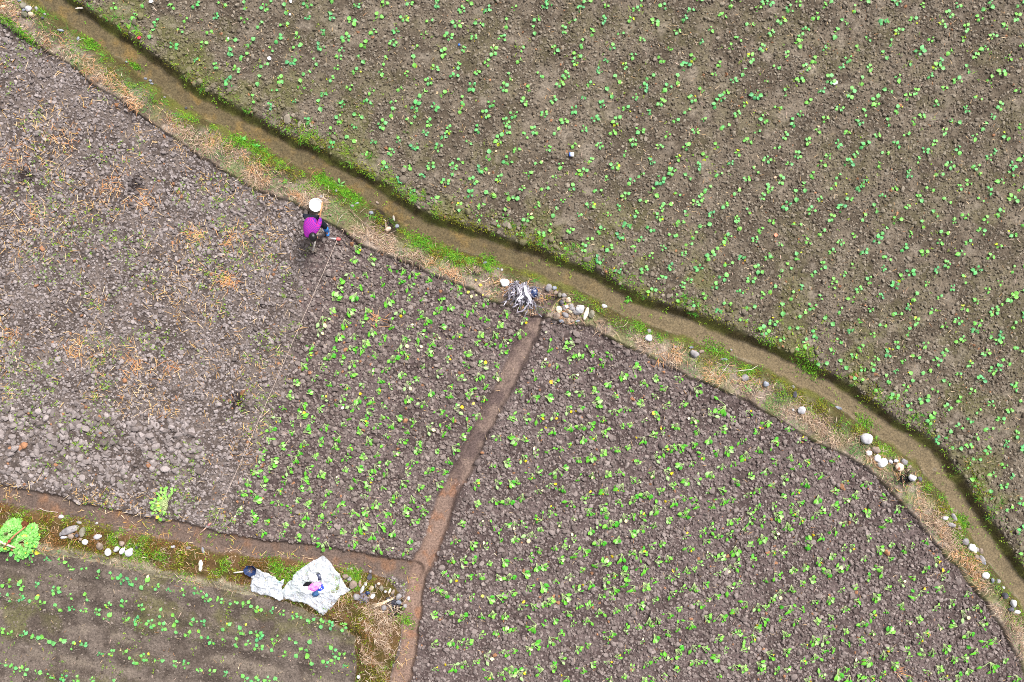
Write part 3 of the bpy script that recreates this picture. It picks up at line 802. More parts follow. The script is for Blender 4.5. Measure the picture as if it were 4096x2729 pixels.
# seedling places read off the photograph, tile by tile: (column, row, unit, "x,y x,y ...")
def places(tiles):
    out = []
    for c_, r_, unit, s in tiles:
        for p in s.split():
            a, b = p.split(',')
            out.append((1024 * c_ + float(a) * unit, 682 * r_ + float(b) * unit))
    return out
U1, U2 = 10 / 2.2988, 1 / 1.3135
UPPER = places([
(0, 0, U1, "106,7 134,3 158,8 180,5 205,4 226,6 125,16 146,22 171,19 167,29 140,32 161,43 188,42 181,55 200,61 193,30 199,16 226,19 214,37 211,48 226,53 232,40 218,65 212,76 233,92"),
(1, 0, U1, "13,4 9,9 28,9 49,5 72,0 93,8 120,6 142,4 165,5 190,10 196,4 213,12 219,1 4,24 26,23 48,17 68,16 89,20 114,18 137,18 160,20 185,23 205,23 231,22 20,36 39,34 64,31 84,36 108,30 129,30 126,40 155,34 178,35 201,36 226,36 15,46 38,43 60,44 79,47 77,53 102,42 148,45 172,50 192,46 218,48 33,57 55,58 75,63 97,56 118,57 145,57 165,64 186,61 213,59 8,61 47,68 92,67 115,68 139,69 159,75 183,72 204,68 233,71 3,75 24,74 70,73 87,81 106,84 132,82 154,87 173,88 199,81 228,82 18,84 43,80 63,86 80,97 103,96 127,95 147,98 165,99 191,93 217,96 188,102 13,99 36,95 59,98 32,107 50,112 77,111 94,107 125,104 147,106 211,107 230,113 141,113 160,114 178,120 205,119 231,121 91,116 71,122 116,116 87,129 109,130 131,129 155,124 173,128 196,132 224,129 70,134 100,141 125,140 146,135 168,137 215,144 232,149 118,153 139,153 160,153 182,154 207,156 188,149"),
(2, 0, U1, "2,9 30,9 34,3 69,3 63,9 87,8 118,4 113,10 138,7 171,1 200,4 232,3 225,10 164,12 193,17 159,20 218,24 23,18 20,29 47,29 55,20 83,20 107,19 131,21 72,31 100,32 119,38 152,30 182,29 174,41 207,38 201,45 230,45 9,46 39,46 65,41 60,51 92,44 87,56 111,53 145,45 137,55 166,53 159,62 218,55 191,60 212,67 185,69 6,56 26,69 50,70 44,78 58,58 80,66 71,79 96,74 103,62 127,72 121,82 142,82 151,74 203,75 233,76 174,83 195,85 192,91 212,97 223,88 165,91 16,82 11,95 37,93 66,90 89,86 82,97 113,90 136,95 160,103 188,96 207,106 231,111 2,106 30,106 57,102 48,113 76,110 96,112 104,101 127,104 150,113 176,111 196,118 225,122 21,120 12,126 41,122 66,119 91,122 118,121 142,124 168,121 216,132 188,134 34,137 56,134 80,134 104,142 111,131 135,136 160,136 177,143 206,143 233,147 5,140 24,151 44,153 72,148 94,153 126,149 151,147 200,152 148,155 170,154"),
(3, 0, U1, "1,3 27,4 19,10 50,6 59,1 87,1 79,9 115,4 140,7 174,6 204,3 201,9 231,5 11,20 43,16 69,21 105,19 132,19 165,15 159,24 193,18 226,17 180,27 217,25 119,30 3,32 34,29 29,36 61,32 91,37 112,40 149,37 177,37 205,35 231,42 26,43 50,45 82,45 106,52 138,48 165,48 197,45 189,52 219,54 16,51 43,56 73,55 129,58 159,58 155,63 182,64 7,62 34,64 67,64 92,64 28,74 56,75 85,75 118,73 147,70 172,75 213,67 203,75 162,83 229,83 15,86 48,86 74,87 109,84 134,85 127,90 192,92 153,96 98,94 213,98 8,99 38,95 64,100 87,105 118,102 179,102 205,108 140,107 23,113 29,106 51,111 81,114 109,113 134,112 171,113 197,117 231,117 160,122 188,127 218,127 151,132 14,126 44,122 72,124 99,125 125,124 35,131 63,133 89,135 116,135 143,139 174,139 7,136 26,144 18,152 54,144 73,151 80,143 106,142 136,148 165,152 202,146 208,141 232,146 100,152 47,152 190,154 223,153"),
(1, 1, U1, "133,9 153,6 144,18 175,12 165,27 182,2 200,11 209,0 224,8 197,22 215,23 187,34 205,43 208,34 230,40 223,49 234,24"),
(2, 1, U1, "16,4 39,6 61,5 65,2 87,8 109,11 118,5 135,10 146,1 161,6 190,5 215,8 223,1 9,17 30,17 55,16 79,20 1,26 104,24 128,21 152,22 173,26 180,18 206,21 234,17 229,25 22,32 47,28 72,32 97,35 120,29 142,32 168,31 195,32 39,39 62,41 89,41 113,40 137,36 135,43 160,40 183,41 216,38 14,44 106,49 127,53 155,50 177,51 206,45 206,51 229,56 33,52 7,59 27,58 54,56 81,56 99,60 118,64 147,59 168,60 197,62 223,64 162,68 190,69 47,69 65,72 71,65 89,71 111,73 128,79 138,71 158,77 183,79 211,79 234,81 80,82 103,84 146,89 122,92 171,90 199,87 226,90 96,94 137,100 162,101 194,98 218,100 128,112 156,106 186,106 177,114 209,113 228,115 149,117 169,123 197,123 190,128 219,126 212,137 231,148"),
(3, 1, U1, "10,10 1,18 41,5 63,6 88,9 126,4 156,4 191,2 222,4 32,16 58,15 82,15 114,16 147,17 174,16 183,12 212,10 201,20 231,17 24,24 16,33 47,27 74,26 104,25 137,26 163,29 194,28 223,27 38,38 66,35 97,35 127,34 56,44 87,44 152,40 180,42 211,40 116,47 140,50 170,47 199,46 234,49 2,46 26,51 48,57 78,59 105,56 128,59 160,58 194,56 224,59 10,69 36,66 65,66 99,64 156,67 122,71 182,67 211,71 2,78 26,80 57,75 87,77 108,82 143,77 175,76 202,80 49,87 19,88 77,89 105,90 154,92 163,86 190,92 224,91 129,94 235,86 10,95 41,96 69,95 60,103 92,102 122,98 115,106 144,104 178,101 168,108 211,103 230,111 200,110 3,109 31,108 22,115 83,110 57,107 47,117 76,118 102,116 133,116 156,117 190,120 221,117 126,125 211,125 12,128 40,125 31,133 66,129 94,128 118,133 149,129 179,129 205,130 232,133 3,139 55,139 23,145 84,138 104,143 134,139 161,142 172,138 189,146 192,140 224,142 12,154 43,150 75,146 95,151 128,148 213,151 65,156 178,155 207,155"),
(3, 2, U2, "175,45 335,52 490,40 445,75 665,18 815,20 610,62 770,80 560,95 925,60 1000,5 1130,60 1195,8 1305,50 283,120 390,125 540,135 495,148 662,152 875,105 710,110 1045,120 1240,105 825,165 990,175 1170,155 1200,140 1108,205 467,203 625,195 750,188 930,215 568,250 715,243 868,255 1060,265 1300,230 1280,250 660,297 805,302 1005,305 1160,330 1335,325 740,350 935,352 1098,370 1262,367 870,390 850,410 1055,410 1210,412 990,458 1155,465 1295,487 940,490 888,518 1085,505 1045,545 1235,535 985,562 1150,572 1090,620 1340,565 1045,652 1235,652 1170,697 1280,715 1085,740 1225,755 1165,805 1325,845 1260,880 195,10"),
(3, 3, U2, "1325,95 1330,215")])
SMALL = places([
(0, 3, U2, "55,232 117,243 175,245 262,245 325,265 382,285 450,300 527,325 592,332 645,352 697,357 770,377 830,390 900,405 972,420 1045,415 1095,455 1160,460 1232,475 1300,485 1338,505 52,370 122,385 208,387 300,408 375,440 465,443 580,487 655,480 750,502 850,530 930,553 1020,578 1085,582 1192,600 1280,620 1340,638 5,440 60,445 122,447 185,460 237,480 312,500 385,505 450,512 520,525 578,553 665,553 732,568 797,580 860,602 930,610 1005,640 1060,640 1118,665 1185,668 1252,680 1305,685 15,615 72,635 140,645 197,655 257,660 318,677 388,700 445,700 540,735 600,735 665,738 710,770 767,755 845,775 930,790 980,800 1055,828 1117,838 1197,850 1290,870 25,792 80,810 137,828 210,840 275,852 345,865 410,872 490,880 595,890"),
(1, 3, U2, "15,510 85,508 145,525 205,540 262,557 297,570 345,578 392,588 462,597 20,645 110,657 25,712 95,705 165,740 200,672 230,735 282,697 290,770 407,720 455,735 368,790 420,775 472,800 60,875 120,888 5,885")])
MIDDLE = places([
(1, 1, U1, "94,72 91,83 107,82 124,91 88,97 101,96 136,93 147,96 80,108 97,107 118,105 134,102 143,108 159,101 176,104 187,108 74,117 91,116 108,115 128,113 142,119 122,121 154,120 170,118 187,115 202,126 213,121 71,129 87,130 103,129 134,131 151,131 168,129 179,126 195,131 231,131 63,139 83,141 100,140 113,139 126,145 158,139 172,144 190,142 212,137 225,142 60,148 77,153 91,153 107,149 142,146 119,153 137,154 153,152 164,153 186,153 207,151 220,151"),
(2, 1, U1, "12,138 6,150"),
(0, 2, U1, "233,121 229,131 225,140 233,142 222,154"),
(1, 2, U2, "303,35 288,80 256,130 415,45 393,85 500,47 460,108 515,120 560,52 582,12 660,18 627,80 728,97 750,55 797,80 855,25 787,10 910,62 925,18 1022,33 1010,92 1118,68 1162,10 1235,22 1315,15 1295,67 1105,130 1190,120 1268,130 1268,190 1172,192 880,133 965,165 850,197 770,182 688,155 612,160 512,173 430,165 362,153 315,208 218,218 390,230 482,245 557,235 657,210 650,262 720,240 805,232 285,272 258,335 182,287 360,297 463,298 537,310 612,320 677,345 800,305 878,333 920,272 1020,290 1025,240 1075,192 1135,260 1115,285 1215,240 1200,308 148,353 118,415 85,467 242,390 342,357 423,342 515,350 590,375 577,420 667,405 752,402 826,425 642,448 712,447 978,372 1065,350 1040,410 1160,390 1130,460 918,457 995,487 1015,450 795,478 682,500 597,522 548,480 497,412 460,440 375,450 307,420 275,465 197,435 190,480 75,520 50,575 140,553 255,540 230,590 345,525 430,515 420,555 497,560 763,535 862,535 955,578 1045,570 1087,505 852,580 738,590 645,605 567,610 480,620 388,630 313,605 210,628 98,630 87,672 35,615 10,690 182,677 285,677 350,700 265,725 475,675 545,668 645,660 697,640 605,690 680,702 602,730 812,690 825,645 915,680 1015,632 995,687 960,760 865,768 772,750 667,772 588,770 522,740 497,775 437,735 152,740 55,757 130,787 240,775 285,780 378,798 228,835 565,825 740,808 715,840 825,830 907,825 632,855 457,857 360,860 275,855 115,857 10,835 790,878 878,880 582,885 175,885"),
(0, 3, U2, "1228,50 1320,70 1265,12 1335,20"),
(1, 3, U2, "12,40 65,55 160,67 270,25 345,25 250,65 330,75 395,75 420,15 45,110 145,120 230,135 318,140 355,175 460,105 515,8 580,5 505,60 565,70 530,108 525,165 615,130 670,72 685,15 735,50 720,112 640,195 700,205 787,10 830,60 810,150 800,210 880,8")])
EAST = places([
(1, 2, U2, "1240,660 1325,640 1165,750 1275,740 1268,510 1340,505 1335,405 1165,850 1242,845 1325,845 1340,745"),
(2, 2, U2, "285,32 207,48 310,8 310,102 355,85 430,65 508,82 240,130 175,132 415,150 475,125 130,195 320,200 232,220 655,135 580,182 755,197 505,225 690,222 863,205 797,247 433,262 40,268 127,300 192,297 290,278 360,277 540,287 622,258 740,293 967,265 445,325 675,330 905,330 300,358 365,350 812,355 595,367 527,385 480,415 228,392 75,412 152,410 10,400 760,390 955,418 1095,365 1050,375 1230,388 1170,418 420,440 360,455 300,457 580,448 620,440 695,425 855,450 490,480 740,490 800,478 1105,462 970,480 1030,520 1080,487 1280,480 1330,440 215,475 152,495 15,518 65,515 372,518 430,510 690,525 955,545 890,560 850,552 810,575 1208,530 1130,572 1070,587 1295,575 1222,605 305,545 258,570 610,558 550,570 480,585 760,607 135,592 188,588 65,615 350,625 412,610 660,635 990,607 940,645 880,650 1170,640 1100,660 1325,685 820,687 735,700 277,665 222,690 562,690 505,697 142,688 105,715 25,735 420,707 347,732 665,730 635,725 975,720 1035,705 1255,707 1175,742 912,735 842,755 265,778 200,772 565,768 485,787 775,782 1035,797 1100,780 1295,780 135,800 50,822 405,820 375,825 640,830 702,812 850,850 905,830 965,835 1110,845 1160,832 1235,820 1052,870 560,848 300,860 470,880 970,870 1290,872 205,888 400,885 755,885 915,888"),
(3, 2, U2, "5,435 103,457 37,527 172,532 287,560 338,635 115,612 205,635 35,640 130,675 85,720 280,710 195,750 20,755 445,705 400,747 515,755 345,785 150,795 75,815 255,830 460,808 410,835 602,830 172,850 355,865 30,860 120,885 670,882 280,890 515,890"),
(1, 3, U2, "1080,60 1187,70 1262,85 1327,72 1295,150 1052,160 1140,172 1220,183 1030,262 1093,258 1150,250 1230,270 1305,262 985,320 1050,345 1127,340 1190,340 1280,345 1335,345 957,413 990,432 1062,447 1140,450 1232,455 1290,443 940,540 1027,527 1090,552 1187,548 1245,540 1308,545 1262,632 1318,622 1027,682 1080,690 1125,680 1192,660 940,712 1222,760 1295,740 1040,820 1090,800 1152,795 940,832 1230,865 1290,855 1340,828"),
(2, 3, U2, "207,12 135,40 12,70 65,62 148,95 95,130 18,150 250,67 325,35 412,8 490,10 520,70 455,62 412,100 590,30 640,20 690,18 685,88 630,110 745,70 825,45 765,5 905,20 1140,55 1180,45 1055,85 1225,90 1245,50 1320,48 1250,10 335,145 282,175 460,165 552,145 785,165 915,140 1015,165 1085,132 1145,125 1245,170 1310,140 1005,100 145,207 225,195 105,235 35,250 388,212 255,250 328,240 635,220 690,207 575,245 735,178 930,200 1035,235 1100,235 1075,240 1170,205 1265,243 1188,275 825,250 765,265 488,268 437,290 372,305 130,290 172,290 72,325 985,265 955,300 1140,297 700,305 595,320 540,335 495,360 875,322 915,308 820,350 1075,335 1020,375 230,365 305,340 162,390 97,405 10,425 415,382 350,408 585,395 632,410 705,392 757,365 540,415 955,398 900,415 845,435 1195,390 1150,405 1262,372 1330,360 1078,445 1030,460 278,447 207,462 465,450 508,440 172,487 115,492 55,507 350,495 400,490 545,520 750,470 675,490 605,500 460,530 970,488 880,510 1170,520 1225,495 1290,500 1330,497 300,535 225,570 830,545 1110,555 1030,557 1325,568 395,575 325,595 105,610 170,597 20,615 260,635 765,570 720,580 665,607 605,620 525,640 820,640 875,620 940,600 1195,635 1165,640 1293,610 1270,665 1090,660 750,660 485,670 685,690 1015,715 960,720 1220,710 130,695 90,715 200,680 400,697 350,720 15,730 610,727 555,755 820,760 880,735 1130,735 1070,760 265,765 970,795 1000,795 950,800 755,780 710,800 430,800 497,800 222,808 140,825 70,835 50,840 375,835 640,822 868,822 1160,830 1217,820 1300,800 1310,850 5,845 800,860 515,880 590,860 695,880 290,880 1090,865 740,885"),
(3, 3, U2, "45,20 140,10 255,22 175,45 100,78 35,110 395,62 355,100 525,15 465,35 600,85 625,42 735,75 275,135 208,165 145,175 30,215 75,215 440,185 400,200 525,132 580,195 645,175 715,205 760,185 825,158 505,245 640,245 335,235 265,255 420,290 365,300 885,252 825,302 575,305 525,340 305,320 190,290 130,310 55,330 235,355 180,375 120,405 755,350 697,362 925,340 890,395 625,398 455,393 380,420 60,430 320,460 235,480 20,465 560,445 470,465 805,435 757,452 695,490 1035,430 960,475 185,505 110,515 60,555 400,512 325,550 255,570 150,575 550,545 617,525 880,515 1025,535 1090,505 490,590 335,610 735,580 790,560 895,607 965,590 1120,590 85,640 405,625 630,625 545,635 830,635 300,670 235,670 490,665 775,660 1045,645 425,690 180,705 340,720 95,735 720,720 635,720 600,750 925,710 855,735 800,745 1175,675 1135,700 1080,735 1025,765 970,770 245,765 185,780 290,730 515,780 465,805 405,825 655,800 740,775 100,825 45,830 10,745 1240,780 1170,815 895,820 820,845 1050,840 360,850 275,855 600,850 545,870 480,865 415,880 740,880 995,865 915,880 1300,875 205,885")])

prng = random.Random(91)
SEED_G = {k: [seedling_geo(100 * i + 7, k) for i in range(n)] for k, n in (('g', 18), ('y', 8), ('w', 8))}
TRAN_G = {k: [transplant_geo(100 * i + 13, k) for i in range(n)] for k, n in (('g', 20), ('y', 7), ('w', 6))}
def bank_of(G, name):
    return {k: [mesh_np(name, *g, smooth=True) for g in L] for k, L in G.items()}
SEED_M, TRAN_M = bank_of(SEED_G, 'seedling'), bank_of(TRAN_G, 'transplant')
for B in (SEED_M, TRAN_M):
    for L in B.values():
        for me in L: me.materials.append(M_leaf)

def plan(pts, fam):
    out = []
    for px, py in pts:
        k = prng.choices('gyw', [0.62, 0.2, 0.18] if fam == 's' else [0.72, 0.16, 0.12])[0]
        n = len((SEED_G if fam == 's' else TRAN_G)[k])
        s = min(1.35, max(0.72, prng.gauss(1.0, 0.16)))
        if fam == 's': rz = prng.uniform(0, 6.28)
        else: rz = math.radians(-62) + prng.gauss(0, 0.85)
        out.append(dict(px=px, py=py, k=k, v=prng.randrange(n), s=s, rz=rz, fam=fam))
    return out

up, sm = plan(UPPER, 's'), plan(SMALL, 's')
md, es = plan(MIDDLE, 't'), plan(EAST, 't')
for d in up: d['plot'] = 'up'
for d in sm: d['plot'] = 'small'; d['s'] *= 1.02
for d in md: d['plot'] = 'mid'; d['s'] *= 1.05
for d in es: d['plot'] = 'east'; d['s'] *= 1.08

def near(lst, px, py, lab):
    """the plant standing closest to a landmark gets a label of its own"""
    d = min((q for q in lst if 'lab' not in q), key=lambda q: (q['px'] - px) ** 2 + (q['py'] - py) ** 2)
    d['lab'] = lab; d['s'] = max(d['s'], 1.12)
near(up, 2286, 621, 'round-leaved seedling just above the white and blue carton')
near(up, 559, 154, 'round-leaved seedling beside the small red wrapper in the brown field')
near(up, 1790, 180, 'seedling closest to the small bright blue scrap in the brown field')
near(up, 470, 40, 'seedling nearest the ditch where the ditch leaves the top of the photo')
near(up, 1730, 955, 'seedling closest to the ditch opposite the charred hollow in the bank')
near(up, 2610, 1150, 'seedling nearest the ditch opposite the stone pile by the channel mouth')
near(up, 4080, 2120, 'lowest large seedling of the brown field, close beside the ditch tufts')
near(sm, 100, 2230, 'round-leaved seedling just below the basket of bright greens')
near(sm, 1000, 2430, 'seedling below the smaller plastic sheet in the ridged field')
near(sm, 1300, 2480, 'seedling just below the pointed lower corner of the big plastic sheet')
near(sm, 1380, 2500, 'seedling at the verge end of the first row in the ridged field')
near(md, 1430, 990, 'limp yellow-tipped transplant at the top of the hoed plot near the red bottle')
near(md, 2045, 1280, 'limp transplant just below the heap of crumpled grey film')
near(md, 1000, 2080, 'limp transplant beside the peg at the lower end of the planting line')
near(md, 1630, 2210, 'limp transplant in the lower corner of the hoed plot where the paths meet')
near(es, 2285, 1370, 'limp transplant closest below the stone pile by the channel mouth')
near(es, 2870, 1645, 'largest sprawling transplant close to the curved bank, many pale leaves')
near(es, 3960, 2665, 'large pale transplant at the lower end of the field beside the curved bank')
near(es, 3350, 2000, 'limp transplant beside the curved bank below the pair of white stones')
near(es, 2130, 2290, 'limp transplant near the mud path junction, in the dark cloddy field')
for d in es:
    if 'sprawling' in d.get('lab', '') or 'lower end' in d.get('lab', ''): d['s'] = 1.7; d['k'] = 'g'; d['v'] = 3

WHERE = {'up': 'in the brown field beyond the ditch', 'small': 'on the small ridged field',
         'mid': 'in the hoed plot before the farmer', 'east': 'in the dark plot inside the curved bank'}
STATE_S = {'g': 'all leaves green', 'y': 'one leaf turned yellow', 'w': 'one leaf withered pale'}
SIZES = [(0.92, 'small'), (1.08, 'middling'), (9, 'large')]
def label_of(d):
    if 'lab' in d: return d['lab']
    size = next(n for lim, n in SIZES if d['s'] < lim)
    what = 'round-leaved seedling' if d['fam'] == 's' else 'limp transplant'
    return f"{size} {what} with {STATE_S[d['k']]}, {WHERE[d['plot']]}"
GROUPS = {'up': 'seedlings in the large brown field', 'small': 'seedlings in the small ridged field', 'mid': 'transplants in the hoed plot', 'east': 'transplants in the dark cloddy plot'}

def put_plants(all_, n_single, name, cat, M, G, stuff_label):
    all_ = sorted(all_, key=lambda d: ('lab' not in d, -d['s']))
    singles, rest = all_[:n_single], all_[n_single:]
    for d in singles:
        x, y = P(d['px'], d['py'])
        o = bpy.data.objects.new(name, M[d['k']][d['v']])
        C.objects.link(o)
        o.location = (x, y, float(hgt(x, y)) + 0.02); o.rotation_euler = (0, 0, d['rz']); o.scale = (d['s'],) * 3
        tag(o, label_of(d), cat, GROUPS[d['plot']])
    byplot = {}
    for d in rest: byplot.setdefault(d['plot'], []).append(d)
    acc = []
    for d in rest:
        x, y = P(d['px'], d['py'])
        v, f, c = G[d['k']][d['v']]
        ca, sa = math.cos(d['rz']), math.sin(d['rz'])
        q = np.stack([v[:, 0] * ca - v[:, 1] * sa, v[:, 0] * sa + v[:, 1] * ca, v[:, 2]], -1) * d['s'] + np.array([x, y, float(hgt(x, y)) + 0.02])
        acc.append((q, f, c))
    v, f, c = join(acc)
    tag(link(name + 's', mesh_np(name + 's', v, f, c, smooth=True), M_leaf), stuff_label, cat, kind='stuff')
    print(name, len(singles), len(rest))
put_plants(up + sm, 300, 'seedling', 'seedling', SEED_M, SEED_G, 'remaining smaller round-leaved seedlings of the large brown field')
put_plants(md + es, 300, 'transplant', 'transplant', TRAN_M, TRAN_G, 'remaining smaller limp transplants of the two cloddy plots')

# ------------------------------------------------------------------ stones
M_STONE = {
 'white': noise_mat('stone_white', lin(196, 194, 196), lin(228, 226, 226), 9, 0.85, 0.2, 0.3, c3=lin(176, 170, 164)),
 'pale': noise_mat('stone_pale', lin(158, 156, 160), lin(196, 194, 198), 8, 0.85, 0.2, 0.35, c3=lin(140, 134, 130)),
 'grey': noise_mat('stone_grey', lin(112, 108, 110), lin(150, 145, 146), 8, 0.85, 0.2, 0.4, c3=lin(96, 92, 92)),
 'brown': noise_mat('stone_brown', lin(112, 98, 88), lin(150, 134, 122), 8, 0.9, 0.2, 0.4, c3=lin(160, 120, 90)),
 'tan': noise_mat('stone_tan', lin(150, 134, 112), lin(192, 176, 152), 7, 0.9, 0.2, 0.4, c3=lin(150, 120, 84)),
 'mossy': noise_mat('stone_mossy', lin(96, 94, 78), lin(140, 134, 122), 7, 0.95, 0.1, 0.5, c3=lin(92, 100, 44)),
 'dark': noise_mat('stone_dark', lin(60, 58, 64), lin(92, 90, 100), 9, 0.8, 0.25, 0.4),
 'slate': noise_mat('stone_slate', lin(104, 108, 120), lin(140, 144, 154), 9, 0.8, 0.25, 0.3),
 'cream': noise_mat('stone_cream', lin(186, 176, 152), lin(220, 212, 190), 7, 0.85, 0.2, 0.3, c3=lin(190, 150, 96)),
 'rust': noise_mat('stone_rust', lin(178, 150, 126), lin(206, 192, 176), 8, 0.9, 0.2, 0.4, c3=lin(150, 96, 70)),
}
def stone_mesh(sx, sy, sz, seed, facet=0.5, lobes=False):
    r = np.random.default_rng(seed)
    v = ICO3[0].copy()
    for q in range(9):
        d = r.normal(size=3); d /= np.linalg.norm(d)
        h = r.uniform(0.62, 0.95) if r.random() < facet else 0.97
        s = v @ d
        v -= (np.where(s > h, s - h, 0) * 0.85)[:, None] * d
    off = r.uniform(-50, 50, 3)
    v = np.array([np.array(p) * (1 + 0.16 * mnoise.noise(Vector(p * 1.6 + off)) + 0.05 * mnoise.noise(Vector(p * 5 + off))) for p in v])
    v *= np.array([sx, sy, sz]) * 0.5 / np.array([max(1e-3, np.abs(v[:, 0]).max()), max(1e-3, np.abs(v[:, 1]).max()), max(1e-3, np.abs(v[:, 2]).max())])
    if lobes: v[:, 0] *= 1 - 0.4 * np.exp(-((v[:, 1] + sy * 0.08) / (sy * 0.10)) ** 2)
    me = mesh_np('stone', v, ICO3[1], smooth=True)
    return me

